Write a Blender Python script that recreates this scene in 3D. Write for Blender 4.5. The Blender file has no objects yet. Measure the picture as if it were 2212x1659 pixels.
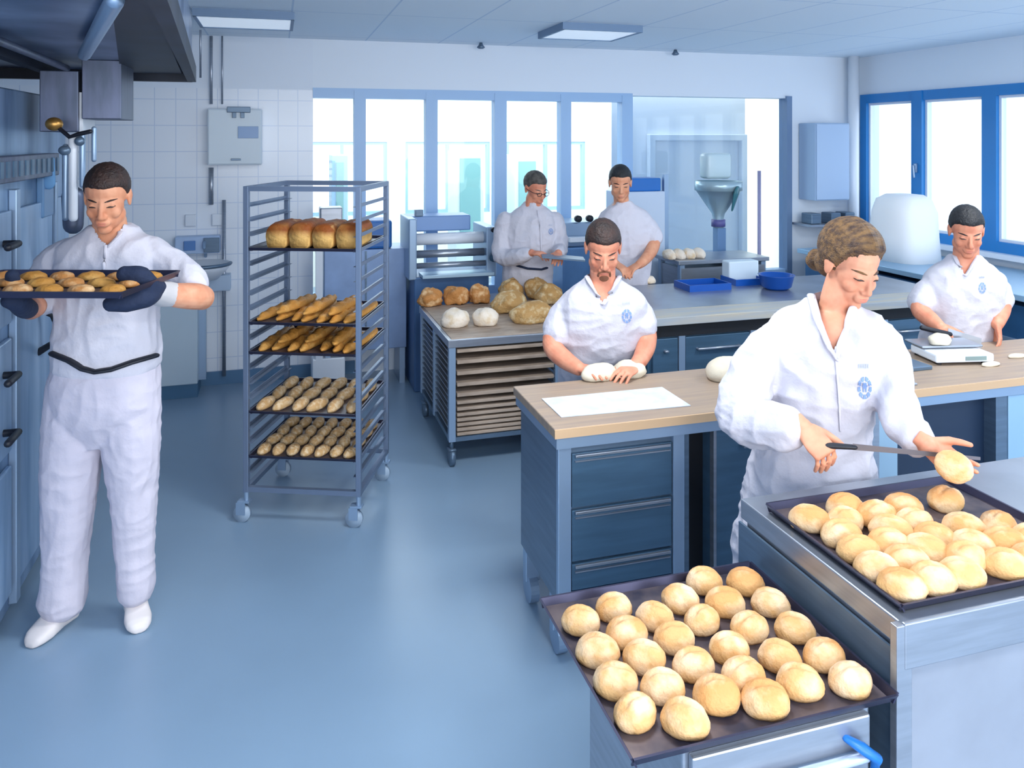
import bpy, bmesh, math, random
from mathutils import Vector, Matrix, noise
from mathutils.bvhtree import BVHTree
random.seed(7)
SC = bpy.context.scene
COL = SC.collection
# ------------------------------------------------------------ camera, sky, lights, exposure
FPX, HX, HY, EYE = 1700.0, 1106.0, 300.0, 1.9
YAW = math.atan(506 / FPX)
SN, CS = math.sin(YAW), math.cos(YAW)
cam = bpy.data.cameras.new('camera')
cam.sensor_width = 36.0
cam.lens = FPX / 2212 * 36
cam.shift_y = -(829.5 - HY) / 2212
cam.clip_start = 0.05
camo = bpy.data.objects.new('camera', cam)
COL.objects.link(camo)
camo.location = (0, 0, EYE)
camo.rotation_euler = (math.pi / 2, 0, -YAW)
SC.camera = camo
SC.view_settings.view_transform = 'Standard'
SC.view_settings.look = 'None'
SC.view_settings.gamma = 1
SC.view_settings.exposure = 0.22
SC.view_settings.use_curve_mapping = False
wd = bpy.data.worlds.new('sky')
SC.world = wd
wd.use_nodes = True
bg = wd.node_tree.nodes['Background']
bg.inputs[0].default_value = (0.93, 0.965, 1.0, 1)
bg.inputs[1].default_value = 2.1

def area(name, loc, rot, sx, sy, power, color=(1, 1, 1)):
    l = bpy.data.lights.new(name, 'AREA')
    l.shape = 'RECTANGLE'; l.size = sx; l.size_y = sy
    l.energy = power; l.color = color
    o = bpy.data.objects.new(name, l); COL.objects.link(o)
    o.location = loc; o.rotation_euler = rot
    return o
# ceiling lamps of the bakery (two in visible fixtures, four unseen ones added for soft fill), the lit room behind the glass, an added frontal fill
for (lx, ly) in ((-0.2, 5.4), (2.17, 5.33), (1.0, 2.6), (3.6, 2.6), (1.0, 0.0), (3.6, 0.0)):
    # the first two recessed, the rest unseen and added as fill
    area('ceiling_lamp_and_fill', (lx, ly, 2.66), (0, 0, 0), 0.55, 0.5, 110 if lx < 0 else 32, (0.95, 0.98, 1.0))
area('next_room_light', (2.6, 8.6, 2.6), (0, 0, 0), 5.0, 2.4, 210, (1.0, 0.98, 0.93))

area('front_fill_light', (0.6, -2.6, 1.9), (math.radians(80), 0, math.radians(6)), 6.0, 1.8, 125, (0.98, 0.98, 1.0))  # unseen area light added behind the camera as frontal fill

# ------------------------------------------------------------ helpers
def at(px, py, z):
    x = (px - HX) / FPX * z
    return Vector((z * SN + x * CS, z * CS - x * SN, EYE + (HY - py) / FPX * z))
def onh(px, py, h):
    return at(px, py, (EYE - h) * FPX / (py - HY))
def onY(px, py, Y):
    t = (px - HX) / FPX
    return at(px, py, Y / (CS - t * SN))
def pr(v):
    d = v.x * SN + v.y * CS; r = v.x * CS - v.y * SN
    return HX + r / d * FPX, HY - (v.z - EYE) / d * FPX, d
RIGHT = Vector((CS, -SN, 0)); FWD = Vector((SN, CS, 0)); UP = Vector((0, 0, 1))

def lin(c):
    return tuple((v / 12.92 if v <= 0.04045 else ((v + 0.055) / 1.055) ** 2.4) for v in [x / 255 for x in c])
def mat(name, rgb, rough=0.5, metal=0.0, var=0.0, vscale=6.0, rgb2=None, bump=0.0, bscale=40.0, stretch=(1, 1, 1), emit=0.0, spec=0.5):
    m = bpy.data.materials.new(name); m.use_nodes = True
    nt = m.node_tree; b = nt.nodes['Principled BSDF']
    c = lin(rgb); b.inputs['Base Color'].default_value = (*c, 1)
    b.inputs['Roughness'].default_value = rough; b.inputs['Metallic'].default_value = metal
    b.inputs['Specular IOR Level'].default_value = spec
    tc = nt.nodes.new('ShaderNodeTexCoord'); mp = nt.nodes.new('ShaderNodeMapping')
    mp.inputs['Scale'].default_value = stretch
    nt.links.new(tc.outputs['Object'], mp.inputs['Vector'])
    if var or rgb2:
        c2 = lin(rgb2) if rgb2 else tuple(v * (1 - var) for v in c)
        n = nt.nodes.new('ShaderNodeTexNoise'); n.inputs['Scale'].default_value = vscale; n.inputs['Detail'].default_value = 4
        r = nt.nodes.new('ShaderNodeValToRGB')
        r.color_ramp.elements[0].position = 0.35; r.color_ramp.elements[1].position = 0.65
        r.color_ramp.elements[0].color = (*c, 1); r.color_ramp.elements[1].color = (*c2, 1)
        nt.links.new(mp.outputs[0], n.inputs['Vector']); nt.links.new(n.outputs['Fac'], r.inputs[0])
        nt.links.new(r.outputs[0], b.inputs['Base Color'])
    if bump:
        n = nt.nodes.new('ShaderNodeTexNoise'); n.inputs['Scale'].default_value = bscale; n.inputs['Detail'].default_value = 3
        bp = nt.nodes.new('ShaderNodeBump'); bp.inputs['Strength'].default_value = bump; bp.inputs['Distance'].default_value = 0.01
        nt.links.new(mp.outputs[0], n.inputs['Vector']); nt.links.new(n.outputs['Fac'], bp.inputs['Height'])
        nt.links.new(bp.outputs[0], b.inputs['Normal'])
    if emit:
        b.inputs['Emission Color'].default_value = (*c, 1); b.inputs['Emission Strength'].default_value = emit
    return m
def grid_mat(name, rgb, line, sx, sy, lw, rough=0.4, axes=(0, 1), off=(0, 0)):
    m = mat(name, rgb, rough); nt = m.node_tree; b = nt.nodes['Principled BSDF']
    tc = nt.nodes.new('ShaderNodeTexCoord'); sp = nt.nodes.new('ShaderNodeSeparateXYZ')
    nt.links.new(tc.outputs['Object'], sp.inputs[0])
    outs = []
    for ax, s, o in ((axes[0], sx, off[0]), (axes[1], sy, off[1])):
        a = nt.nodes.new('ShaderNodeMath'); a.operation = 'ADD'; a.inputs[1].default_value = 50 * s - o
        q = nt.nodes.new('ShaderNodeMath'); q.operation = 'MODULO'; q.inputs[1].default_value = s
        g = nt.nodes.new('ShaderNodeMath'); g.operation = 'LESS_THAN'; g.inputs[1].default_value = lw
        nt.links.new(sp.outputs[ax], a.inputs[0]); nt.links.new(a.outputs[0], q.inputs[0]); nt.links.new(q.outputs[0], g.inputs[0])
        outs.append(g)
    mx = nt.nodes.new('ShaderNodeMath'); mx.operation = 'MAXIMUM'
    nt.links.new(outs[0].outputs[0], mx.inputs[0]); nt.links.new(outs[1].outputs[0], mx.inputs[1])
    mi = nt.nodes.new('ShaderNodeMix'); mi.data_type = 'RGBA'
    mi.inputs['A'].default_value = (*lin(rgb), 1); mi.inputs['B'].default_value = (*lin(line), 1)
    nt.links.new(mx.outputs[0], mi.inputs['Factor']); nt.links.new(mi.outputs['Result'], b.inputs['Base Color'])
    return m
def glass_mat(name, tint=(235, 243, 250), gloss=0.1):
    m = bpy.data.materials.new(name); m.use_nodes = True; nt = m.node_tree
    nt.nodes.remove(nt.nodes['Principled BSDF'])
    t = nt.nodes.new('ShaderNodeBsdfTransparent'); t.inputs[0].default_value = (*lin(tint), 1)
    g = nt.nodes.new('ShaderNodeBsdfGlossy'); g.inputs['Roughness'].default_value = 0.03
    x = nt.nodes.new('ShaderNodeMixShader'); f = nt.nodes.new('ShaderNodeLayerWeight'); f.inputs[0].default_value = .5
    pw = nt.nodes.new('ShaderNodeMath'); pw.operation = 'POWER'; pw.inputs[1].default_value = 4; nt.links.new(f.outputs['Facing'], pw.inputs[0])
    sc = nt.nodes.new('ShaderNodeMath'); sc.operation = 'MULTIPLY_ADD'; sc.inputs[1].default_value = .5; sc.inputs[2].default_value = .03; nt.links.new(pw.outputs[0], sc.inputs[0])
    nt.links.new(sc.outputs[0], x.inputs[0]); nt.links.new(t.outputs[0], x.inputs[1]); nt.links.new(g.outputs[0], x.inputs[2])
    nt.links.new(x.outputs[0], nt.nodes['Material Output'].inputs[0])
    return m
def crust_mat(name, low, top, flour, zlo, zhi, fl=0.45, bump=0.5, nscale=9.0, fscale=14.0):
    """bread crust: paler baked flanks, browner crown, patches of flour"""
    m = mat(name, low, 0.62, bump=bump, bscale=55); nt = m.node_tree; b = nt.nodes['Principled BSDF']
    b.inputs['Specular IOR Level'].default_value = 0.3
    tc = nt.nodes.new('ShaderNodeTexCoord'); sp = nt.nodes.new('ShaderNodeSeparateXYZ')
    nt.links.new(tc.outputs['Object'], sp.inputs[0])
    oi = nt.nodes.new('ShaderNodeObjectInfo')
    off = nt.nodes.new('ShaderNodeVectorMath'); off.operation = 'ADD'
    nt.links.new(tc.outputs['Object'], off.inputs[0])
    cmb = nt.nodes.new('ShaderNodeCombineXYZ'); mul = nt.nodes.new('ShaderNodeMath'); mul.operation = 'MULTIPLY'; mul.inputs[1].default_value = 13
    nt.links.new(oi.outputs['Random'], mul.inputs[0]); nt.links.new(mul.outputs[0], cmb.inputs[0]); nt.links.new(cmb.outputs[0], off.inputs[1])
    n = nt.nodes.new('ShaderNodeTexNoise'); n.inputs['Scale'].default_value = nscale; n.inputs['Detail'].default_value = 3
    nt.links.new(off.outputs[0], n.inputs['Vector'])
    mr = nt.nodes.new('ShaderNodeMapRange'); mr.inputs['From Min'].default_value = zlo; mr.inputs['From Max'].default_value = zhi
    nt.links.new(sp.outputs[2], mr.inputs['Value'])
    ad = nt.nodes.new('ShaderNodeMath'); ad.operation = 'MULTIPLY_ADD'; ad.inputs[1].default_value = 1.1; ad.inputs[2].default_value = -0.55
    nt.links.new(n.outputs['Fac'], ad.inputs[0])
    s2 = nt.nodes.new('ShaderNodeMath'); s2.operation = 'ADD'; s2.use_clamp = True
    nt.links.new(ad.outputs[0], s2.inputs[0]); nt.links.new(mr.outputs[0], s2.inputs[1])
    mi = nt.nodes.new('ShaderNodeMix'); mi.data_type = 'RGBA'
    mi.inputs['A'].default_value = (*lin(low), 1); mi.inputs['B'].default_value = (*lin(top), 1)
    nt.links.new(s2.outputs[0], mi.inputs['Factor'])
    n2 = nt.nodes.new('ShaderNodeTexNoise'); n2.inputs['Scale'].default_value = fscale; n2.inputs['Detail'].default_value = 4
    nt.links.new(off.outputs[0], n2.inputs['Vector'])
    m2 = nt.nodes.new('ShaderNodeMapRange'); m2.inputs['From Min'].default_value = 0.68 - fl * 0.4; m2.inputs['From Max'].default_value = 0.9 - fl * 0.4
    nt.links.new(n2.outputs['Fac'], m2.inputs['Value'])
    mi2 = nt.nodes.new('ShaderNodeMix'); mi2.data_type = 'RGBA'
    mi2.inputs['B'].default_value = (*lin(flour), 1)
    nt.links.new(m2.outputs[0], mi2.inputs['Factor']); nt.links.new(mi.outputs['Result'], mi2.inputs['A'])
    nt.links.new(mi2.outputs['Result'], b.inputs['Base Color'])
    return m

M = dict(
    floor=mat('floor_coating', (136, 162, 186), 0.3, var=0.08, vscale=1.3, bump=0.03, bscale=8),
    wall=mat('wall_paint', (226, 235, 246), 0.6),
    wallr=mat('wall_paint_pale', (228, 237, 247), 0.6),
    white=mat('white_enamel', (226, 233, 242), 0.35),
    cream=mat('cream_wall', (250, 246, 232), 0.7),
    bframe=mat('pale_blue_frame', (160, 195, 232), 0.4),
    blue=mat('window_blue', (34, 126, 196), 0.35),
    dblue=mat('blue_plastic', (14, 78, 165), 0.35),
    mblue=mat('mid_blue_plastic', (30, 112, 192), 0.4),
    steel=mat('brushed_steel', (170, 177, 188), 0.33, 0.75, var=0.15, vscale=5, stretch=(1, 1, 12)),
    steeld=mat('dark_steel', (104, 126, 148), 0.38, 0.45, var=0.2, vscale=4, stretch=(1, 1, 10)),  # darker blue-grey steel
    steelp=mat('steel_post', (148, 172, 198), 0.35, 0.5),
    rack=mat('rack_steel', (112, 128, 152), 0.4, 0.4),
    cab=mat('cabinet_front', (78, 110, 136), 0.35, 0.35, var=0.2, vscale=3, stretch=(1, 1, 8)),
    cabd=mat('gap_shade', (10, 14, 22), 0.6),  # near-black colour standing in for shade in the cabinet gaps
    navy=mat('navy_panel', (26, 46, 72), 0.45),
    tray=mat('baking_tray_steel', (46, 46, 64), 0.42, 0.45, var=0.5, vscale=9, rgb2=(112, 98, 98)),
    traye=mat('tray_rim', (66, 66, 88), 0.35, 0.7),
    wood=mat('beech_top', (148, 130, 116), 0.5, rgb2=(164, 142, 120), vscale=5, stretch=(0.6, 9, 3)),
    woode=mat('beech_edge', (204, 170, 132), 0.5, rgb2=(200, 166, 130), vscale=6, stretch=(0.5, 6, 6)),
    board=mat('board_wood', (176, 156, 138), 0.6, rgb2=(140, 122, 106), vscale=7, stretch=(1, 4, 4)),
    hood=mat('hood_steel', (150, 166, 192), 0.3, 0.35, rgb2=(84, 102, 132), vscale=3),
    hoodd=mat('hood_filter', (34, 44, 62), 0.5, 0.3, rgb2=(20, 28, 42), vscale=5),
    duct=mat('dull_steel', (100, 108, 132), 0.4, 0.6, rgb2=(84, 94, 112), vscale=4, stretch=(6, 6, 1)),
    brass=mat('brass', (186, 140, 76), 0.35, 0.8),
    black=mat('black_plastic', (18, 22, 34), 0.5),
    paper=mat('paper', (190, 200, 214), 0.7, rgb2=(214, 224, 236), vscale=12),
    dough=mat('dough', (208, 200, 182), 0.7, rgb2=(222, 210, 186), vscale=14, bump=0.2),
    lens=mat('lamp_diffuser', (225, 238, 250), 0.4, emit=0.35),
    cloth=mat('white_cotton', (203, 201, 211), 0.85, bump=0.25, bscale=60),
    clothp=mat('white_trouser_cotton', (203, 197, 209), 0.85, bump=0.2, bscale=50),
    skin=mat('skin', (222, 160, 126), 0.5, rgb2=(208, 138, 104), vscale=18, spec=0.35),
    skinr=mat('ruddy_skin', (222, 152, 122), 0.5, rgb2=(208, 130, 102), vscale=18, spec=0.35),
    skinw=mat('fair_skin', (228, 164, 132), 0.5, rgb2=(214, 142, 112), vscale=14, spec=0.35),
    lips=mat('lip', (204, 122, 108), 0.45),
    hairb=mat('dark_brown_hair', (36, 26, 24), 0.6, rgb2=(56, 36, 30), vscale=30, bump=0.6, bscale=120),
    hairk=mat('black_hair', (20, 22, 26), 0.6, rgb2=(34, 34, 38), vscale=30, bump=0.6, bscale=120),
    hairg=mat('grey_hair', (92, 88, 82), 0.65, rgb2=(60, 56, 54), vscale=30, bump=0.6, bscale=120),
    hairw=mat('light_brown_hair', (132, 98, 58), 0.5, rgb2=(66, 46, 38), vscale=14, bump=0.8, bscale=60, stretch=(1, 5, 5)),
    beard=mat('goatee_hair', (128, 82, 58), 0.8, bump=0.6, bscale=140),
    eye=mat('eye_dark', (60, 42, 36), 0.3),
    mitt=mat('navy_mitt_cloth', (24, 38, 66), 0.85, bump=0.4, bscale=50),
    shoe=mat('white_shoe_leather', (226, 218, 216), 0.5),
    logo=mat('emblem_blue', (124, 152, 200), 0.7),
    logog=mat('emblem_grey', (176, 184, 204), 0.7),
    red=mat('red_tag', (120, 60, 80), 0.5),
    teal=mat('teal_glass', (130, 175, 170), 0.2),
    glass=glass_mat('clear_glass'),
)
M['tile'] = grid_mat('wall_tiles', (234, 241, 250), (206, 219, 238), 0.15, 0.2, 0.006, 0.25, (0, 2))
M['ceil'] = grid_mat('ceiling_panels', (228, 240, 250), (196, 216, 236), 0.6, 1.2, 0.012, 0.7, (0, 1), (0.08, 0.3))
M['roll'] = crust_mat('roll_crust', (226, 180, 122), (218, 166, 108), (238, 208, 170), 0.02, 0.05, 0.6, 0.6)
M['rollb'] = crust_mat('roll_crust_browner', (224, 176, 116), (214, 154, 94), (238, 208, 168), 0.02, 0.05, 0.6, 0.6)
M['loaf'] = crust_mat('tin_loaf_crust', (228, 182, 108), (140, 74, 26), (236, 196, 130), 0.055, 0.10, 0.1)
M['baguette'] = crust_mat('baguette_crust', (196, 142, 70), (206, 140, 60), (226, 178, 104), 0.0, 0.05, 0.35, 0.6)
M['seeded'] = crust_mat('seeded_crust', (202, 166, 116), (196, 152, 100), (220, 196, 160), 0.0, 0.04, 0.6, 0.9, 30, 60)
M['rustic'] = crust_mat('rustic_crust', (206, 168, 112), (190, 146, 88), (232, 212, 170), 0.0, 0.1, 0.5, 0.9, 12, 22)
M['floured'] = crust_mat('floured_crust', (222, 192, 148), (228, 208, 178), (240, 226, 208), 0.0, 0.08, 0.95, 0.5, 12, 20)
M['brown'] = crust_mat('brown_crust', (200, 138, 78), (196, 134, 74), (238, 200, 150), 0.0, 0.08, 0.45, 0.6, 14, 24)

# -------- mesh builders
def newbm(): return bmesh.new()
NBOX = [0]
def box(bm, x0, x1, y0, y1, z0, z1, bev=0.0):
    NBOX[0] += 1; e = (NBOX[0] * 7 % 13) * 5e-5          # keeps overlapping boxes of one part from sharing a plane
    x0, x1, y0, y1, z0, z1 = min(x0, x1) - e, max(x0, x1) + e, min(y0, y1) - e, max(y0, y1) + e, z0, z1 + e
    r = bmesh.ops.create_cube(bm, size=1.0)
    vs = r['verts']
    for v in vs:
        v.co = Vector((x0 + (v.co.x + .5) * (x1 - x0), y0 + (v.co.y + .5) * (y1 - y0), z0 + (v.co.z + .5) * (z1 - z0)))
    if bev > 0:
        es = list({e for v in vs for e in v.link_edges})
        bmesh.ops.bevel(bm, geom=es, offset=bev, segments=2, affect='EDGES', profile=0.5)
    return vs
def frame_of(d, up=UP):
    d = d.normalized()
    if abs(d.dot(up)) > 0.98: up = Vector((0, 1, 0)) if abs(d.y) < .9 else Vector((1, 0, 0))
    s = d.cross(up).normalized(); u = s.cross(d).normalized()
    return s, u
def tube(bm, pts, radii, seg=12, asp=1.0, caps=True, up=UP):
    """rounded tapered tube through pts; asp = thickness/width ratio"""
    pts = [Vector(p) for p in pts]
    if not hasattr(radii, '__len__'): radii = [radii] * len(pts)
    rings = []
    n = len(pts)
    secs = []
    for i in range(n):
        d = (pts[min(i + 1, n - 1)] - pts[max(i - 1, 0)])
        s, u = frame_of(d, up)
        secs.append((pts[i], s, u, radii[i], d.normalized()))
    if caps:
        p, s, u, r, d = secs[0]
        pre = [(p - d * r * math.cos(a), s, u, r * math.sin(a), d) for a in (0.35, 0.8, 1.2)]
        p, s, u, r, d = secs[-1]
        post = [(p + d * r * math.cos(a), s, u, r * math.sin(a), d) for a in (1.2, 0.8, 0.35)]
        secs = pre + secs + post
    for p, s, u, r, d in secs:
        rings.append([bm.verts.new(p + s * (r * math.cos(2 * math.pi * k / seg)) + u * (r * asp * math.sin(2 * math.pi * k / seg))) for k in range(seg)])
    for a, b in zip(rings[:-1], rings[1:]):
        for k in range(seg):
            bm.faces.new((a[k], a[(k + 1) % seg], b[(k + 1) % seg], b[k]))
    bm.faces.new(rings[0][::-1]); bm.faces.new(rings[-1])
def cyl(bm, a, b, r, seg=16): tube(bm, [a, b], r, seg, caps=False)
def ring_loft(bm, secs, seg=28, sq=2.0):
    """secs: (centre, ax, ay) vectors; superellipse rings"""
    rings = []
    for c, ax, ay in secs:
        ring = []
        for k in range(seg):
            t = 2 * math.pi * k / seg
            ct, st = math.cos(t), math.sin(t)
            e = 2.0 / sq
            ring.append(bm.verts.new(c + ax * (math.copysign(abs(ct) ** e, ct)) + ay * (math.copysign(abs(st) ** e, st))))
        rings.append(ring)
    for a, b in zip(rings[:-1], rings[1:]):
        for k in range(seg):
            bm.faces.new((a[k], a[(k + 1) % seg], b[(k + 1) % seg], b[k]))
    bm.faces.new(rings[0][::-1]); bm.faces.new(rings[-1])
def ellip(bm, c, r, mtx=None, u=20, v=12, fn=None):
    res = bmesh.ops.create_uvsphere(bm, u_segments=u, v_segments=v, radius=1.0)
    for w in res['verts']:
        p = Vector((w.co.x * r[0], w.co.y * r[1], w.co.z * r[2]))
        if fn: p = fn(p)
        p = p + Vector(c)
        w.co = (mtx @ p) if mtx else p
    return res['verts']
def lathe(bm, prof, c=(0, 0, 0), seg=24):
    c = Vector(c); rings = []
    for r, z in prof:
        rings.append([bm.verts.new(c + Vector((r * math.cos(2 * math.pi * k / seg), r * math.sin(2 * math.pi * k / seg), z))) for k in range(seg)])
    for a, b in zip(rings[:-1], rings[1:]):
        for k in range(seg): bm.faces.new((a[k], a[(k + 1) % seg], b[(k + 1) % seg], b[k]))
    bm.faces.new(rings[0][::-1]); bm.faces.new(rings[-1])
def tomesh(name, bm, m, smooth=False):
    bmesh.ops.recalc_face_normals(bm, faces=bm.faces[:])
    me = bpy.data.meshes.new(name); bm.to_mesh(me); bm.free()
    me.materials.append(m)
    if smooth:
        for p in me.polygons: p.use_smooth = True
    return me
def root_matrix(o):
    while o.parent: o = o.parent
    return Matrix.Translation(o.location) @ o.rotation_euler.to_matrix().to_4x4()
def obj(name, bm, m, parent=None, smooth=False, world=False, label=None):
    """one mesh object; world=True when bm is in world space but the thing's root is elsewhere"""
    if world and parent is not None: bm.transform(root_matrix(parent).inverted())
    o = bpy.data.objects.new(name, tomesh(name, bm, m, smooth)); COL.objects.link(o)
    if parent is not None: o.parent = parent
    if label: o['label'] = label
    return o
def recentre(o):
    """top-level single mesh built in world space: move its origin to its base"""
    me = o.data
    xs = [v.co for v in me.vertices]
    c = Vector(((min(v.x for v in xs) + max(v.x for v in xs)) / 2, (min(v.y for v in xs) + max(v.y for v in xs)) / 2, min(v.z for v in xs)))
    me.transform(Matrix.Translation(-c)); o.location = c
    return o
def thing(name, label, cat, loc=(0, 0, 0), rotz=0.0, group=None):
    o = bpy.data.objects.new(name, None); COL.objects.link(o)
    o.empty_display_size = 0.1
    o.location = loc; o.rotation_euler = (0, 0, rotz)
    tag(o, label, cat, group)
    return o
def tag(o, label, cat, group=None):
    o['label'] = label; o['category'] = cat
    if group: o['group'] = group
    return o
def struct(name, bm, m, smooth=False):
    o = obj(name, bm, m, None, smooth); o['kind'] = 'structure'; return o
def single(name, bm, m, label, cat, group=None, smooth=False):
    o = obj(name, bm, m, None, smooth); recentre(o); tag(o, label, cat, group); return o
def dup(src, loc, rotz=0.0, label=None, group=None, scale=None):
    r = src.copy(); COL.objects.link(r); r.location = loc; r.rotation_euler = (0, 0, rotz)
    if scale: r.scale = scale
    if label: r['label'] = label
    if group: r['group'] = group
    for ch in list(src.children):
        c = ch.copy(); COL.objects.link(c); c.parent = r
        for g in ch.children:
            d = g.copy(); COL.objects.link(d); d.parent = c
    return r
ORD = ['first', 'second', 'third', 'fourth', 'fifth', 'sixth', 'seventh', 'eighth', 'ninth', 'tenth', 'eleventh', 'twelfth', 'thirteenth']

# ------------------------------------------------------------ the room
WY, CH, RX, LX = 6.5, 2.7, 5.5, -1.9
b = newbm(); box(b, LX - .2, RX + .2, -3.0, 10.6, -0.12, 0); struct('floor', b, M['floor'])
b = newbm(); box(b, LX - .2, RX + .2, -3.0, WY + .2, CH, CH + .1); struct('ceiling', b, M['ceil'])
b = newbm(); box(b, LX - .2, RX + .2, WY + .2, 10.6, CH, CH + .1); struct('ceiling_next_room', b, M['cream'])
# back wall around the glazed opening
OX0, OX1, OZ0, OZ1 = 0.27, 4.72, 0.62, 2.29
b = newbm()
box(b, OX0, OX1, WY, WY + .15, OZ1, CH); box(b, OX1, RX, WY, WY + .15, 0, CH); box(b, OX0, OX1, WY, WY + .15, 0, OZ0)
struct('wall_back', b, M['wallr'])
b = newbm(); box(b, LX, OX0, WY, WY + .15, 0, 2.29); struct('wall_back_tiled', b, M['tile'])
b = newbm(); box(b, LX, OX0, WY, WY + .15, 2.29, CH); struct('wall_back_upper', b, M['wall'])
b = newbm(); box(b, LX, 0.6, WY - .02, WY, 0, 0.1); struct('baseboard_back', b, mat('base_tile', (84, 124, 160), 0.4))
b = newbm(); box(b, LX - .15, LX, -3, WY, 0, CH); struct('wall_left', b, M['wall'])
# right wall with the row of blue windows
WZ0, WZ1 = 1.0, 2.33
b = newbm()
box(b, RX, RX + .2, -3, WY + .15, WZ1, CH); box(b, RX, RX + .2, -3, WY + .15, 0, WZ0)
box(b, RX, RX + .2, 6.42, WY + .15, WZ0, WZ1); box(b, RX, RX + .2, -3, -0.6, WZ0, WZ1)
struct('wall_right', b, M['wallr'])
ws = [(6.42, 4.98), (4.98, 3.54), (3.54, 2.1), (2.1, .66), (.66, -.6)]
for i, (ya, yb) in enumerate(ws):
    b = newbm(); x0, x1 = RX - .03, RX + .06
    t = .085
    box(b, x0, x1, ya - t, ya, WZ0, WZ1); box(b, x0, x1, yb, yb + .05, WZ0, WZ1)
    box(b, x0, x1, yb, ya, WZ1 - t, WZ1); box(b, x0, x1, yb, ya, WZ0, WZ0 + t)
    ym = (ya + yb) / 2
    box(b, x0 - .01, x1, ym - .06, ym + .06, WZ0, WZ1)
    w = obj('window_%d' % (i + 1), b, M['blue']); w['kind'] = 'structure'
    for (y0, y1) in ((yb + .05, ym - .06), (ym + .06, ya - t)):
        b = newbm(); s = .022
        box(b, x0 + .03, x1 - .01, y0, y0 + s, WZ0 + t, WZ1 - t); box(b, x0 + .03, x1 - .01, y1 - s, y1, WZ0 + t, WZ1 - t)
        box(b, x0 + .03, x1 - .01, y0, y1, WZ0 + t, WZ0 + t + s); box(b, x0 + .03, x1 - .01, y0, y1, WZ1 - t - s, WZ1 - t)
        obj('window_sash', b, M['white'], w)
        b = newbm(); box(b, x0 + .05, x0 + .056, y0 + s, y1 - s, WZ0 + t + s, WZ1 - t - s); obj('window_pane', b, M['glass'], w)
    if i < 2:
        b = newbm(); box(b, x0 - .03, x0 - .01, ym - .015, ym + .015, 1.60, 1.68, .004)
        tube(b, [(x0 - .045, ym, 1.66), (x0 - .045, ym - .01, 1.56)], .009)
        obj('window_handle', b, M['steelp'], w, True)
b = newbm(); box(b, RX - .1, RX - .001, -0.6, 6.42, WZ0 - .04, WZ0); struct('trim_1', b, M['white'])
# interior glazing: pale blue mullions and panes
b = newbm()
def mull(px0, px1):
    xa = onY(px0, 300, WY).x; xb = onY(px1, 300, WY).x
    box(b, xa, xb, WY - .01, WY + .1, OZ0, OZ1); return xa, xb
ms = [mull(*p) for p in ((765, 790), (920, 945), (1068, 1094), (1211, 1233), (1343, 1366))]
box(b, OX0, ms[-1][1], WY - .005, WY + .1, OZ1 - .06, OZ1 + .02)
box(b, OX0, OX1, WY - .005, WY + .1, OZ0 - .04, OZ0 + .03)
wb = obj('window_11', b, M['bframe']); wb['kind'] = 'structure'
xs = [OX0] + [v for m_ in ms for v in m_] + [OX1 - .03]
for k in range(0, len(xs), 2):
    b = newbm(); box(b, xs[k], xs[k + 1], WY + .04, WY + .046, OZ0 + .03, OZ1 - .06 if k < 10 else OZ1)
    obj('window_pane', b, M['glass'], wb)
b = newbm(); box(b, OX1 - .045, OX1 + .01, WY - .03, WY + .1, OZ0 - .05, OZ1 + .02); struct('trim_2', b, mat('grey_post', (112, 138, 172), 0.4))
# the room behind the glass
b = newbm(); box(b, LX, LX + .1, WY + .2, 10.5, 0, CH); box(b, RX, RX + .1, WY + .2, 10.5, 0, CH)
box(b, LX, RX, 10.4, 10.55, 0, .9); box(b, LX, RX, 10.4, 10.55, 1.86, CH)
for x in (-1.5, .1, 1.5, 2.9, 4.3, 5.3): box(b, x - .12, x + .12, 10.4, 10.55, .9, 1.86)
struct('wall_far', b, M['cream'])
b = newbm()
for x0, x1 in ((.22, 1.38), (1.62, 2.78), (3.02, 4.18)):
    for xa in (x0, (x0 + x1) / 2 - .02, x1 - .04): box(b, xa, xa + .04, 10.42, 10.5, .9, 1.86)
    box(b, x0, x1, 10.42, 10.5, 1.82, 1.86); box(b, x0, x1, 10.42, 10.5, .9, .95)
struct('window_12', b, M['bframe'])
b = newbm(); box(b, 3.35, 4.95, 7.6, 7.7, 0, CH); struct('wall_next_room', b, M['white'])
b = newbm()
for a in ((3.75, 3.82, 0, 1.95), (4.86, 4.93, 0, 1.95), (3.75, 4.93, 1.88, 1.95)): box(b, a[0], a[1], 7.52, 7.6, a[2], a[3], .01)
struct('door_1', b, M['wall'])
def far_cupboard(px0, px1, Y, h, m, label, glazed=True):
    a, c = onY(px0, 300, Y), onY(px1, 300, Y)
    t = thing('tall_cupboard', label, 'cupboard', ((a.x + c.x) / 2, Y + .2, 0))
    b = newbm(); box(b, a.x, c.x, Y, Y + .45, 0, h, .01); obj('cupboard_body', b, m, t, world=True)
    b = newbm(); box(b, a.x + .05, c.x - .05, Y - .015, Y, h * .45, h - .08, .004); obj('cupboard_door', b, M['teal'], t, world=True)
far_cupboard(984, 1046, 9.2, 1.75, mat('pale_sage', (214, 226, 226), .5), 'pale cupboard with a grey-green door seen through the third interior window')
far_cupboard(1112, 1165, 9.4, 1.7, mat('pale_ice', (210, 228, 240), .5), 'pale blue cupboard seen through the fourth interior window above the grey-haired man')
far_cupboard(716, 752, 9.0, 1.72, mat('pale_blue_unit2', (170, 200, 226), .5), 'narrow blue cupboard seen through the first interior window above the rack trolley')
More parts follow.
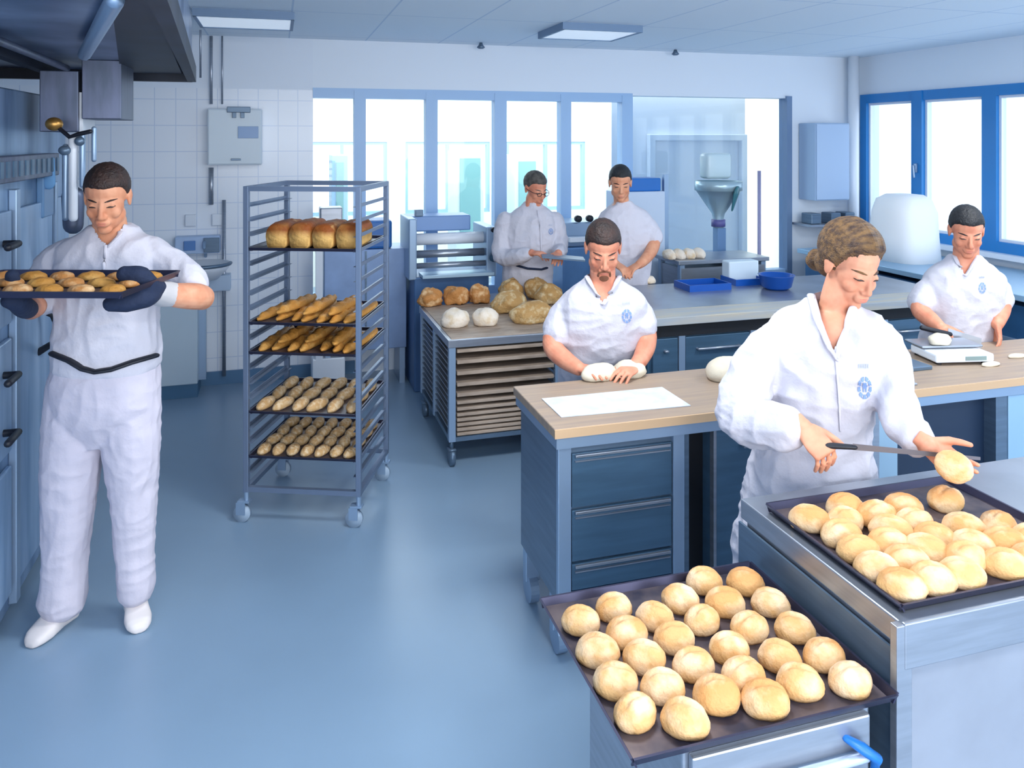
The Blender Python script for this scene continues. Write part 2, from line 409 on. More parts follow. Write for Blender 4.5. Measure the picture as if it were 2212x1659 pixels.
# ------------------------------------------------------------ ceiling lamps and little fittings
def ceiling_lamp(x, y, label):
    t = thing('ceiling_lamp', label, 'lamp', (x, y, CH - .045), 0, 'square recessed lamps in the ceiling')
    b = newbm()
    for a in ((-.3, .3, -.27, -.25), (-.3, .3, .25, .27), (-.3, -.28, -.27, .27), (.28, .3, -.27, .27)): box(b, a[0], a[1], a[2], a[3], -.005, .045)
    obj('lamp_frame', b, mat('lamp_frame', (120, 146, 176), .5), t)
    b = newbm(); box(b, -.28, .28, -.25, .25, .0, .04); obj('diffuser', b, M['lens'], t)
ceiling_lamp(2.17, 5.33, 'flat square lamp set in the ceiling above the middle of the room')
ceiling_lamp(-.2, 5.42, 'flat square lamp in the ceiling beside the dark extractor hood')
for (x, lab) in ((1.62, 'small ceiling sprinkler above the interior windows'), (3.42, 'small ceiling sprinkler nearer the corner, above the white glazed panel')):
    b = newbm(); lathe(b, [(.02, 0), (.035, .01), (.02, .03), (.012, .05)], (x, 6.35, CH - .05)); single('sprinkler', b, M['steeld'], lab, 'sprinkler', smooth=True)

# ------------------------------------------------------------ trays
def make_tray(w, d, name='baking_tray', rim=.02, parent=None, label=None, cat='tray', group=None, m='tray'):
    t = thing(name, label, cat, (0, 0, 0), 0, group)
    b = newbm()
    box(b, -w / 2 + .01, w / 2 - .01, -d / 2 + .01, d / 2 - .01, 0, .003)
    obj('tray_base', b, M[m], t)
    b = newbm()
    for sx in (-1, 1):
        vs = [(sx * (w / 2 - .01), .0), (sx * w / 2, rim), (sx * (w / 2 + .006), rim), (sx * (w / 2 - .006), -.0)]
        A = [b.verts.new((x, -d / 2, z)) for x, z in vs]; B = [b.verts.new((x, d / 2, z)) for x, z in vs]
        for k in range(4): b.faces.new((A[k], A[(k + 1) % 4], B[(k + 1) % 4], B[k]))
        b.faces.new(A[::-1]); b.faces.new(B)
    for sy in (-1, 1):
        vs = [(sy * (d / 2 - .01), .0), (sy * d / 2, rim), (sy * (d / 2 + .006), rim), (sy * (d / 2 - .006), -.0)]
        A = [b.verts.new((-w / 2, y, z)) for y, z in vs]; B = [b.verts.new((w / 2, y, z)) for y, z in vs]
        for k in range(4): b.faces.new((A[k], A[(k + 1) % 4], B[(k + 1) % 4], B[k]))
        b.faces.new(A[::-1]); b.faces.new(B)
    obj('tray_rim', b, M['traye'], t)
    return t

# ------------------------------------------------------------ bread
def roll_bm(L=.102, W=.086, Hh=.044, seed=0, crease=.35, u=36, v=20, wob=.06):
    b = newbm(); so = Vector((seed * 3.7, seed * 1.3, 0))
    def fn(p):
        x, y, z = p.x / (L / 2), p.y / (W / 2), p.z / Hh
        r = 1 + wob * noise.noise(Vector((x, y, z)) * 1.3 + so) + .03 * noise.noise(Vector((x, y, z)) * 4 + so)
        zz = z
        if z > 0:
            g = math.exp(-((y + .16 * noise.noise(Vector((x * 2, 0, 0)) + so)) / .16) ** 2) * max(0, 1 - abs(x) ** 3)
            zz = z * (1 - crease * .3 * g) + .02 * math.exp(-((abs(y) - .28) / .14) ** 2) * z
            zz = zz * .9
        else: zz = max(z, -.45) * .8
        return Vector((x * r * L / 2, y * r * W / 2, zz * Hh * r))
    ellip(b, (0, 0, .036 * Hh / .05 * .9), (L / 2, W / 2, Hh), None, u, v, fn)
    zmin = min(w.co.z for w in b.verts)
    for w in b.verts: w.co.z -= zmin
    return b
rolls = []
for k in range(5):
    rolls.append(tomesh('bread_roll', roll_bm(seed=k + 1, crease=.5 if k != 3 else .15), M['roll'] if k % 2 == 0 else M['rollb'], True))
def put_roll(p, rz, label, group, k, s=1.0, name='bread_roll', cat='bread roll', tilt=(0, 0)):
    o = bpy.data.objects.new(name, rolls[k % len(rolls)]); COL.objects.link(o)
    o.location = p; o.rotation_euler = (tilt[0], tilt[1], rz); o.scale = (s, s, s)
    tag(o, label, cat, group); return o
def rows_label(ps, gap):
    """row (from the front edge) and place (from the left) of every point"""
    idx = sorted(range(len(ps)), key=lambda i: ps[i][1]); rows = []; cur = [idx[0]]
    for i in idx[1:]:
        if ps[i][1] - sum(ps[j][1] for j in cur) / len(cur) > gap: rows.append(cur); cur = [i]
        else: cur.append(i)
    rows.append(cur); out = {}
    for r, row in enumerate(rows):
        row.sort(key=lambda i: ps[i][0])
        for c, i in enumerate(row): out[i] = (r, c, len(rows), len(row))
    return out

def relax(ps, dmin, x0, x1, y0, y1):
    """nudge rolls apart on their tray until neighbours only just touch"""
    for _ in range(60):
        for i in range(len(ps)):
            for j in range(i):
                dx, dy = ps[i].x - ps[j].x, ps[i].y - ps[j].y; d = math.hypot(dx, dy * 1.12) or 1e-6
                if d < dmin:
                    k = (dmin - d) / d * .25
                    ps[i].x += dx * k; ps[i].y += dy * k; ps[j].x -= dx * k; ps[j].y -= dy * k
        for p in ps: p.x = min(max(p.x, x0), x1); p.y = min(max(p.y, y0), y1)
    return ps
# ------------------------------------------------------------ front trolley (lower right) with its tray of rolls
TX0, TX1, TY0, TY1, TZ = .66, 1.27, 1.39, 1.93, .70
t = thing('tray_trolley', 'low steel trolley in the foreground carrying the nearest tray of rolls', 'trolley', (1.0, 1.7, 0))
x0, x1, y0, y1 = .775, 1.225, 1.41, 1.90
b = newbm(); box(b, x0, x1, y0, y1, .12, .685, .006); obj('trolley_body', b, M['steel'], t, world=True)
b = newbm(); box(b, x0 + .012, x1 - .012, y0 - .018, y0, .58, .672, .005); obj('drawer', b, M['steel'], t, world=True)
b = newbm(); tube(b, [(x0 + .03, y0 - .035, .60), (x1 - .04, y0 - .035, .60)], .011); tube(b, [(x0 + .03, y0 - .035, .60), (x0 + .03, y0, .60)], .008); obj('front_handle', b, mat('bright_handle', (214, 226, 240), .25, .5), t, True, world=True)
b = newbm()
tube(b, [(x1 - .075, y0 - .02, .635), (x1 - .055, y0 - .045, .628), (x1 - .025, y0 - .05, .605), (x1 - .02, y0 - .04, .57), (x1 - .03, y0 - .03, .545)], [.009, .014, .014, .012, .009], asp=.8)
obj('side_lever', b, M['mblue'], t, True, world=True, label='blue plastic lever')
for sx in (x0 + .05, x1 - .05):
    for sy in (y0 + .05, y1 - .05):
        b = newbm(); cyl(b, (sx, sy, .06), (sx, sy, .13), .012); tube(b, [(sx - .014, sy, .05), (sx + .014, sy, .05)], .05, 20, caps=False)
        obj('caster', b, M['steelp'], t, True, world=True)
tr = make_tray(.62, .55, label='dark baking tray of golden rolls on the low trolley in the foreground')
tr.location = ((TX0 + TX1) / 2, (TY0 + TY1) / 2, .688)
def crop5(x, y): return 1160 + x / 2.765, 1190 + y / 2.765
c5 = [(262, 410), (460, 330), (990, 168), (1245, 182), (855, 282), (705, 388), (1125, 305), (1395, 305), (535, 490), (820, 515), (985, 405), (1270, 450), (1540, 455), (362, 593), (640, 630), (932, 672), (1150, 572), (1450, 625), (1715, 618), (455, 772), (750, 802), (1240, 745), (1570, 778), (1072, 855), (1902, 793), (567, 958), (1392, 912), (897, 1012)]
ps = [onh(*crop5(x, y), .714) for x, y in c5]
relax(ps, .088, TX0 + .05, TX1 - .05, TY0 + .055, TY1 - .05)
lb = rows_label(ps, .055)
for i, p in enumerate(ps):
    r, c, nr, nc = lb[i]
    lab = 'golden roll on the low tray, %s row from the front, %s from the left' % (ORD[r], ORD[c])
    put_roll((p.x, p.y, .692), random.uniform(-.75, .35), lab, 'golden rolls on the tray of the low trolley', i, random.uniform(.93, 1.03))

# ------------------------------------------------------------ steel counter on the right with the second tray
SX0, SY0, SY1, SZ = 1.30, 1.40, 2.02, .85
t = thing('steel_counter', 'steel worktop counter at the right edge under the heaped rolls', 'counter', (2.0, 1.7, 0))
b = newbm(); box(b, SX0, 2.6, SY0 - .0, SY1, SZ - .06, SZ - .004, .004); obj('counter_top', b, M['steel'], t, world=True)
b = newbm(); box(b, SX0 + .01, 2.58, SY0 + .02, SY1 - .02, .1, SZ - .06); obj('counter_body', b, mat('light_steel_panel', (158, 165, 178), .4, .4, var=.1), t, world=True)
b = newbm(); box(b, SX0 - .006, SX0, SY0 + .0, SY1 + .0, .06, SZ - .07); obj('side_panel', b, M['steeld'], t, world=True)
b = newbm(); box(b, SX0 + .06, 2.5, SY0 + .08, SY1 - .08, 0, .1); obj('plinth', b, M['navy'], t, world=True)
b = newbm(); box(b, SX0 - .02, SX0 + .02, SY0 - .01, SY0 + .01, SZ - .34, SZ - .004, .002); box(b, SX0, 2.6, SY0 - .012, SY0, SZ - .1, SZ - .0, .003); obj('front_edge', b, M['steel'], t, world=True)
tr2 = make_tray(.64, .50, label='dark baking tray heaped with elongated rolls on the steel counter')
tr2.location = (1.645, 1.675, SZ + .0)
def crop9(x, y): return 1620 + x / 3.737, 1020 + y / 3.737
c9 = [(560, 400, 0, 1), (790, 290, 0, 1), (720, 450, .0, 0), (800, 520, 0, 0), (930, 668, 0, 0), (1030, 370, 0, 0), (1240, 290, 0, 0), (1140, 500, 0, 0), (1270, 615, 0, 0), (1380, 430, 0, 0), (1580, 222, 0, 0), (1730, 445, 0, 0), (1580, 540, 0, 0), (1490, 670, 0, 0), (1190, 850, 0, 0), (1330, 760, 0, 0), (1470, 960, 0, 0), (1440, 850, 0, 0), (1700, 740, 0, 0), (1790, 890, 0, 0), (1960, 620, 0, 0), (2090, 470, 0, 0), (1850, 680, 0, 0), (2100, 830, 0, 0), (2260, 560, 0, 0), (2280, 720, 0, 0), (2400, 640, 0, 0)]
ps = [onh(*crop9(x, y), .874) for x, y, _, _ in c9]
relax(ps, .090, 1.375, 1.92, 1.478, 1.88)
lb = rows_label(ps, .07)
for i, p in enumerate(ps):
    r, c, nr, nc = lb[i]
    lab = 'pale roll on the counter tray, %s row from the front, %s from the left' % (ORD[r], ORD[c])
    if i == 10: lab = 'single browner roll lying apart at the far corner of the counter tray'
    o = put_roll((p.x, p.y, SZ + .004), random.uniform(-.7, .2), lab, 'rolls heaped on the counter tray', i * 2 + 1, random.uniform(.96, 1.05))
    o.scale.x *= 1.06
    if i == 10: o.rotation_euler.z = .3

# ------------------------------------------------------------ island table
IX0, IX1, IY0, IY1, IZ = .94, 4.1, 2.63, 3.14, .87
t = thing('work_table', 'long island work table with a beech wood top in the middle of the bakery', 'table', (2.4, 2.9, 0))
b = newbm(); box(b, IX0, IX1, IY0, IY1, IZ - .035, IZ, .004); obj('table_top', b, M['wood'], t, world=True)
b = newbm(); box(b, IX0, IX1, IY0 - .006, IY0, IZ - .033, IZ - .002); obj('table_edge', b, M['woode'], t, world=True)
b = newbm(); box(b, IX0 + .01, IX1 - .01, IY0 + .005, IY1 - .005, IZ - .075, IZ - .035); obj('steel_apron', b, M['steelp'], t, world=True)
t2 = thing('base_cabinet', 'wheeled steel cabinet with drawers under the left end of the wood table', 'cabinet', (1.2, 2.9, 0))
zb = .225; zt = IZ - .076
def bb(x0, x1, y0, y1, z0, z1, bev, name, m, par, **k):
    b = newbm(); box(b, x0, x1, y0, y1, z0, z1, bev); return obj(name, b, M[m] if isinstance(m, str) else m, par, world=True, **k)
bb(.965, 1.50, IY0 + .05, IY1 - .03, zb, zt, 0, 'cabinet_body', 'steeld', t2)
bb(.965, 1.015, IY0 + .03, IY0 + .06, zb, zt, .003, 'front_post', 'steelp', t2); bb(1.425, 1.47, IY0 + .03, IY0 + .06, zb, zt, .003, 'front_post', 'steelp', t2)
zz = [zt - .03, zt - .235, zt - .43, zb + .035]
for k in range(3):
    d = bb(1.02, 1.42, IY0 + .035, IY0 + .05, zz[k + 1] + .006, zz[k] - .004, .002, 'drawer', 'cab', t2)
    b = newbm(); box(b, 1.03, 1.41, IY0 + .022, IY0 + .036, zz[k] - .016, zz[k] - .006, .002); box(b, 1.03, 1.41, IY0 + .026, IY0 + .036, zz[k] - .032, zz[k] - .028)
    obj('drawer_grip', b, M['steel'], d, world=True)
bb(1.02, 1.42, IY0 + .036, IY0 + .052, zb - .02, zb + .035, 0, 'kick_plate', mat('kick_blue', (34, 70, 112), .4), t2)
for sx, sy in ((1.0, IY1 - .06), (1.44, IY1 - .06), (1.0, IY0 + .12), (1.44, IY0 + .12)):
    b = newbm(); box(b, sx - .03, sx + .03, sy - .02, sy + .02, .09, zb, .004); tube(b, [(sx - .018, sy, .055), (sx + .018, sy, .055)], .055, 22, caps=False)
    obj('caster', b, M['steelp'], t2, world=True)
t3 = thing('base_cabinet', 'dark steel door cabinet under the wood table, left of the woman', 'cabinet', (1.9, 2.9, 0))
bb(1.60, 2.26, IY0 + .06, IY1 - .03, .06, zt, 0, 'cabinet_body', 'cab', t3)
bb(1.505, 1.60, IY0 + .12, IY1 - .03, .06, zt, 0, 'shade_filler', 'cabd', t3)  # solid block, near-black to paint the shade between the cabinets
dd = bb(1.612, 2.24, IY0 + .04, IY0 + .06, .12, zt - .01, .003, 'door', 'cab', t3)
bb(1.72, 2.1, IY0 + .015, IY0 + .035, zt - .085, zt - .07, .003, 'door_handle', 'steel', dd)
bb(1.598, 1.61, IY0 + .035, IY0 + .062, .06, zt, 0, 'door_edge', 'steel', t3)
for x in (1.65, 2.2): bb(x - .02, x + .02, IY0 + .2, IY0 + .24, 0, .06, 0, 'foot', 'navy', t3)
t4 = thing('base_cabinet', 'steel framed open bay, its shade painted navy, under the right part of the wood table', 'cabinet', (2.7, 2.9, 0))
bb(2.29, 2.36, IY0 + .03, IY1 - .03, .42, zt, 0, 'side_panel', 'steel', t4)
bb(2.47, 2.96, IY0 + .08, IY1 - .03, .36, zt, 0, 'shade_block', 'navy', t4)  # navy block painted in for the shade of the open space here
bb(2.96, 3.02, IY0 + .02, IY1 - .03, .0, zt, 0, 'leg_frame', 'steeld', t4)
bb(2.36, 2.47, IY0 + .05, IY1 - .03, .0, zt, 0, 'panel', mat('pale_steel_panel', (168, 198, 218), .4, .2), t4)
t5 = thing('base_cabinet', 'pale steel drawer cabinet under the wood table at the right edge', 'cabinet', (3.4, 2.9, 0))
bb(3.03, 3.9, IY0 + .05, IY1 - .03, .0, zt, 0, 'cabinet_body', mat('pale_steel', (150, 186, 214), .4, .3), t5)
bb(3.04, 3.88, IY0 + .03, IY0 + .05, .5, zt - .01, .003, 'drawer', mat('pale_steel2', (156, 192, 220), .4, .3), t5)
# on the island: paper, doughs, scale, flour things
b = newbm()
q = [onh(*p, IZ + .001) for p in ((1170, 862), (1430, 837), (1492, 877), (1212, 902))]
vs = [b.verts.new(v) for v in q] + [b.verts.new(v + Vector((0, 0, .0025))) for v in q]
b.faces.new(vs[:4]); b.faces.new(vs[4:]); [b.faces.new((vs[k], vs[(k + 1) % 4], vs[4 + (k + 1) % 4], vs[4 + k])) for k in range(4)]
single('paper_sheet', b, M['paper'], 'white sheet of paper lying on the left end of the wood table', 'paper')
def lump(name, c, r, m, label, cat, seed=0, rz=0.0, wob=.12, group=None, flat=-.5):
    b = newbm(); so = Vector((seed * 2.1, seed, 0))
    def fn(p):
        d = Vector((p.x / r[0], p.y / r[1], p.z / r[2]))
        f = 1 + wob * noise.noise(d * 1.5 + so) + .3 * wob * noise.noise(d * 5 + so)
        q = Vector((p.x * f, p.y * f, max(p.z, flat * r[2]) * f)); return q
    ellip(b, (0, 0, 0), r, Matrix.Rotation(rz, 4, 'Z'), 32, 18, fn)
    zm = min(v.co.z for v in b.verts)
    for v in b.verts: v.co += Vector((c[0], c[1], c[2] - zm))
    return single(name, b, m, label, cat, group, True)
p = onh(1300, 822, IZ); lump('dough', (p.x, p.y + .03, IZ), (.085, .055, .042), M['dough'], 'white dough lump under the bearded baker\'s right hand', 'dough', 1, .25)
p = onh(1367, 816, IZ); lump('dough', (p.x, p.y + .03, IZ), (.075, .055, .045), M['dough'], 'white dough lump under the bearded baker\'s left hand', 'dough', 2, -.25)
p = onh(1572, 818, IZ); lump('dough', (p.x, p.y, IZ), (.095, .08, .06), M['dough'], 'round ball of dough on the wood table left of the woman', 'dough', 3, 0)
p = onh(1905, 800, IZ); lump('dough', (p.x + .02, p.y + .02, IZ), (.12, .10, .06), M['dough'], 'heap of dough on the wood table just right of the woman', 'dough', 4, .3)
# small board with cut dough, metal plate, bench scale
t = thing('bench_scale', 'white electronic bench scale in front of the far right baker', 'scale', (3.02, 2.95, IZ), -.2)
b = newbm(); box(b, -.14, .14, -.11, .09, .012, .05, .008); obj('scale_body', b, M['white'], t)
b = newbm(); box(b, -.15, .15, -.02, .12, .056, .066, .004); obj('scale_plate', b, M['steel'], t)
b = newbm(); box(b, .0, .1, -.113, -.11, .022, .04); obj('display', b, mat('display_green', (130, 150, 150), .3), t)
for sx in (-1, 1):
    for sy in (-1, 1):
        b = newbm(); cyl(b, (sx * .11, sy * .08, 0), (sx * .11, sy * .08, .013), .012); obj('foot', b, M['black'], t)
b = newbm(); box(b, 2.50, 2.80, 2.83, 3.05, IZ, IZ + .018, .004); single('cutting_board', b, M['steeld'], 'dark grey board lying beside the bench scale', 'board')
b = newbm(); box(b, -.15, .15, -.09, .09, 0, .010, .003); o = single('dough_tray', b, M['steel'], 'flat metal dough tray near the front edge beside the woman', 'tray'); o.location = (2.42, 2.77, IZ); o.rotation_euler.z = -.1
p = at(2105, 748, 3.75); lump('dough', (2.99, 2.98, IZ + .067), (.07, .045, .03), M['dough'], 'grey-white dough piece lying on the bench scale', 'dough', 5, .4)
b = newbm()
lathe(b, [(.055, 0), (.085, .03), (.1, .055), (.096, .056), (.08, .032), (.05, .006)], (2.22, 2.95, IZ)); single('mixing_bowl', b, M['steel'], 'small steel bowl on the wood table behind the woman\'s elbow', 'bowl', smooth=True)
for k, (px, py, lab) in enumerate(((2140, 790, 'small dough slip at the front of the bench scale'), (2196, 772, 'small dough slip at the right edge of the wood table'))):
    p = onh(px, py, IZ); lump('dough', (p.x, p.y, IZ), (.05, .02, .012), M['dough'], lab, 'dough', 7 + k)
# ------------------------------------------------------------ rack trolley
RK = thing('rack_trolley', 'tall wheeled steel rack trolley with bread trays beside the man in white', 'trolley', (0.215, 4.26, 0), math.radians(-22))
RW, RD, RT = .285, .265, 1.665
for sx in (-1, 1):
    for sy in (-1, 1):
        b = newbm(); box(b, sx * RW - .0125, sx * RW + .0125, sy * RD - .0125, sy * RD + .0125, .15, RT, .002); obj('post', b, M['rack'], RK)
        b = newbm(); cyl(b, (sx * RW, sy * RD, .105), (sx * RW, sy * RD, .16), .012); box(b, sx * RW - .04, sx * RW + .02, sy * RD - .022, sy * RD + .022, .098, .108, .002)
        box(b, sx * RW - .045, sx * RW - .0, sy * RD - .022, sy * RD - .019, .04, .1); box(b, sx * RW - .045, sx * RW - .0, sy * RD + .019, sy * RD + .022, .04, .1)
        c = obj('caster', b, M['steelp'], RK)
        b = newbm(); tube(b, [(sx * RW - .022, sy * RD - .012, .042), (sx * RW - .022, sy * RD + .012, .042)], .042, 24, caps=False); obj('wheel', b, mat('pale_wheel', (160, 180, 200), .5), c, True)
for z, nm in ((RT - .012, 'top_frame'), (.165, 'bottom_frame')):
    b = newbm()
    for sy in (-1, 1): box(b, -RW, RW, sy * RD - .012, sy * RD + .012, z - .012, z + .012)
    for sx in (-1, 1): box(b, sx * RW - .012, sx * RW + .012, -RD, RD, z - .012, z + .012)
    obj(nm, b, M['rack'], RK)
for k in range(-3, 16):
    h = 1.357 - .0735 * k
    for sx in (-1, 1):
        b = newbm(); box(b, sx * RW - (.0 if sx > 0 else -.0) - .028 * (sx > 0) , sx * RW + .028 * (sx < 0), -RD, RD, h - .0135, h - .0115); box(b, sx * RW - .002, sx * RW + .002, -RD, RD, h - .0135, h + .004)
        obj('runner', b, M['rack'], RK)
rm = root_matrix(RK)
def rk_tray(h, label):
    t = make_tray(.535, .54, rim=.016, label=label, group='baking trays in the rack trolley', m='tray')
    t.location = rm @ Vector((0, 0, h - .011)); t.rotation_euler.z = RK.rotation_euler.z
    return h - .007
b = newbm()
# tin loaf: domed top, slightly flared flanks
L = .30; secs = []
for k in range(9):
    y = -L / 2 + L * k / 8; e = 1 - .10 * abs(2 * k / 8 - 1) ** 4
    ring = []
    for a in range(24):
        t = 2 * math.pi * a / 24; ct, st = math.cos(t), math.sin(t)
        x = math.copysign(abs(ct) ** .45, ct) * .056 * e * (1 + .10 * (st > 0)); z = .0
        z = (.075 + st ** 1 * .062 if st > 0 else .075 + math.copysign(abs(st) ** .35, st) * .075) * (e if st > 0 else 1)
        ring.append(b.verts.new((x, y, z + .006 * noise.noise(Vector((x * 30, y * 20, 0))))))
    secs.append(ring)
for A, B in zip(secs[:-1], secs[1:]):
    for k in range(24): b.faces.new((A[k], A[(k + 1) % 24], B[(k + 1) % 24], B[k]))
b.faces.new(secs[0][::-1]); b.faces.new(secs[-1])
bmesh.ops.bevel(b, geom=[e for e in b.edges if len(e.link_faces) == 2 and e.calc_face_angle(0) > 1.0 and abs(e.verts[0].co.y) > L / 2 - .001 and abs(e.verts[1].co.y) > L / 2 - .001], offset=.012, segments=3, affect='EDGES')
loafmesh = tomesh('tin_loaf', b, M['loaf'], True)
def place(mesh, name, p, rz, label, cat, group, scale=(1, 1, 1), tilt=0):
    o = bpy.data.objects.new(name, mesh); COL.objects.link(o)
    o.location = p; o.rotation_euler = (tilt, 0, rz); o.scale = scale; tag(o, label, cat, group); return o
h = rk_tray(1.357, 'dark tray with four tin loaves, highest in the rack trolley')
for k in range(4):
    p = rm @ Vector((-.155 + .121 * k, -.07, h)); place(loafmesh, 'tin_loaf', p, RK.rotation_euler.z + random.uniform(-.03, .03), 'browned tin loaf on the top rack tray, %s from the left' % ORD[k], 'loaf', 'tin loaves on the top rack tray', (.98, 1, .93 + .04 * (k % 2)))
bag = []
for s in range(3):
    b = newbm(); so = Vector((s * 5.1, 0, 0))
    def fn(p):
        y = p.y / .22; w = 1 + .12 * noise.noise(Vector((p.x * 9, p.y * 9, s)) + so)
        slash = .006 * math.sin(y * 15 + p.x * 40) * (p.z > 0.01)
        return Vector((p.x * w + .008 * math.sin(y * 2 + s), p.y, (max(p.z, -.012) + slash) * w))
    ellip(b, (0, 0, .012), (.033, .22, .03), None, 16, 26, fn); bag.append(tomesh('baguette', b, M['baguette'], True))
for (hh, nm, cnt, mesh_col) in ((.9895, 'second', 7, 0), (.8425, 'third', 7, 0)):
    h = rk_tray(hh, 'dark tray of dark golden baguettes, %s from the top of the rack trolley' % nm)
    for k in range(cnt):
        p = rm @ Vector((-.225 + .075 * k, random.uniform(-.02, .02), h))
        place(bag[k % 3], 'baguette', p, RK.rotation_euler.z + random.uniform(-.06, .06), 'golden baguette on the %s rack tray, %s from the left' % (nm, ORD[k]), 'baguette', 'baguettes on the %s rack tray' % nm, (1, 1.08, 1.05 if nm == 'third' else .95))
    for k in range(3):
        p = rm @ Vector((-.12 + .13 * k, random.uniform(-.02, .02), h + .036))
        place(bag[(k + 1) % 3], 'baguette', p, RK.rotation_euler.z + random.uniform(-.1, .1), 'golden baguette lying in the upper layer of the %s rack tray, %s from the left' % (nm, ORD[k]), 'baguette', 'baguettes on the %s rack tray' % nm, (1, 1.0, 1))
sd = []
for s in range(3):
    b = newbm(); so = Vector((s * 4.1, 9, 0))
    def fn(p):
        w = 1 + .14 * noise.noise(Vector((p.x * 26, p.y * 26, p.z * 30)) + so); return Vector((p.x * w, p.y * w, max(p.z, -.012) * w))
    ellip(b, (0, 0, .012), (.027, .058, .027), None, 16, 14, fn); sd.append(tomesh('seeded_roll', b, M['seeded'], True))
for hh, nm, nr, nc in ((.5485, 'fourth', 3, 6), (.328, 'lowest', 4, 7)):
    h = rk_tray(hh, 'dark tray of pale seeded rolls, %s in the rack trolley' % nm)
    for r in range(nr):
        for c in range(nc):
            sp = .50 / nr
            p = rm @ Vector((-.225 + .45 * c / (nc - 1), -.25 + sp * (r + .5), h))
            place(sd[(r + c) % 3], 'seeded_roll', p, RK.rotation_euler.z + random.uniform(-.35, .1), 'seeded roll on the %s rack tray, %s row from the front, %s from the left' % (nm, ORD[r], ORD[c]), 'bread roll', 'seeded rolls on the %s rack tray' % nm, (1.1, 1.05 * sp / .13, 1.15 if nm == 'fourth' else 1))

# ------------------------------------------------------------ low bread cart in the middle
BX0, BX1, BY0, BY1, BZ = .95, 1.97, 4.45, 5.40, .74
t = thing('bread_cart', 'low wheeled steel cart with loaves on top and boards stacked inside', 'trolley', (1.28, 5.05, 0))
for sx in (BX0 + .015, 1.615, BX1 - .015):
    for sy in (BY0 + .015, (BY0 + BY1) / 2, BY1 - .015):
        b = newbm(); box(b, sx - .02, sx + .02, sy - .018, sy + .018, .15, BZ - .04, .002); obj('post', b, M['steelp'], t, world=True)
for sx in (BX0 + .02, BX1 - .02):
    for sy in (BY0 + .04, BY1 - .06):
        b = newbm(); cyl(b, (sx, sy, .09), (sx, sy, .155), .012); tube(b, [(sx - .015, sy, .05), (sx + .015, sy, .05)], .05, 22, caps=False); box(b, sx - .022, sx + .022, sy - .03, sy + .03, .09, .1); obj('caster', b, M['steeld'], t, True, world=True)
b = newbm(); box(b, BX0 - .01, BX1 + .01, BY0 - .01, BY0 + .02, BZ - .045, BZ, .003); box(b, BX0 - .01, BX1 + .01, BY1 - .02, BY1 + .01, BZ - .045, BZ, .003)
box(b, BX0 - .01, BX0 + .015, BY0, BY1, BZ - .045, BZ, .003); box(b, BX1 - .015, BX1 + .01, BY0, BY1, BZ - .045, BZ, .003); obj('top_frame', b, M['steel'], t, world=True)
b = newbm(); box(b, BX0, BX1, BY0, BY1, .15, .175); obj('bottom_frame', b, M['steeld'], t, world=True)
for sx in (BX0 + .012, 1.60):
    for k in range(13):
        z = .215 + .037 * k
        b = newbm(); box(b, sx - .01, sx + .01, BY0 + .01, BY1 - .01, z - .004, z + .003); obj('side_runner', b, M['steel'], t, world=True)
b = newbm(); box(b, BX0 + .012, BX1 - .012, BY0 + .015, BY1 - .015, BZ - .012, BZ + .004, .003); single('top_board', b, M['board'], 'floured board forming the top of the bread cart', 'board')
zs = [.66, .595, .53, .465, .405, .362, .325, .292, .262, .234, .206, .18]
for k, z in enumerate(zs):
    b = newbm(); th = .022 if k < 5 else .018
    box(b, BX0 + .045, 1.59, BY0 + .004, BY1 - .05, z, z + th, .003)
    single('baking_board', b, M['board'], 'wooden baking board in the bread cart, %s from the top' % ORD[k], 'board', 'wooden boards stacked in the bread cart')
topz = BZ + .004
def loaf(px, py, r, m, label, seed, rz=0., wob=.15, name='loaf'):
    p = onh(px, py, topz); return lump(name, (p.x, p.y, topz), r, M[m], label, 'loaf', seed, rz, wob, 'loaves on the bread cart')
loaf(983, 704, (.092, .085, .07), 'floured', 'floured round white loaf at the left front of the bread cart', 11)
loaf(1048, 701, (.082, .085, .07), 'floured', 'floured round white loaf, second from the left at the cart front', 12)
loaf(930, 660, (.085, .07, .075), 'brown', 'crusty brown loaf at the far left corner of the cart', 13, .2, .3)
loaf(985, 656, (.085, .07, .08), 'brown', 'crusty brown loaf second from the left in the far row', 14, -.2, .3)
loaf(1036, 654, (.075, .07, .08), 'brown', 'crusty brown loaf third from the left in the far row', 15, 0, .3)
loaf(1102, 645, (.085, .08, .09), 'rustic', 'rustic loaf fourth from the left in the far row', 16, .2, .3)
loaf(1158, 643, (.085, .08, .095), 'rustic', 'rustic loaf fifth from the left in the far row of the cart', 17, 0, .3)
loaf(1100, 672, (.12, .11, .085), 'rustic', 'large rustic grain loaf in the middle of the cart', 18, .5, .2)
loaf(1150, 694, (.14, .095, .08), 'rustic', 'large rustic grain loaf at the front right of the cart', 19, .1, .2)
loaf(1185, 655, (.10, .09, .085), 'rustic', 'rustic loaf behind the kneading man\'s sleeve', 20, .1, .25)

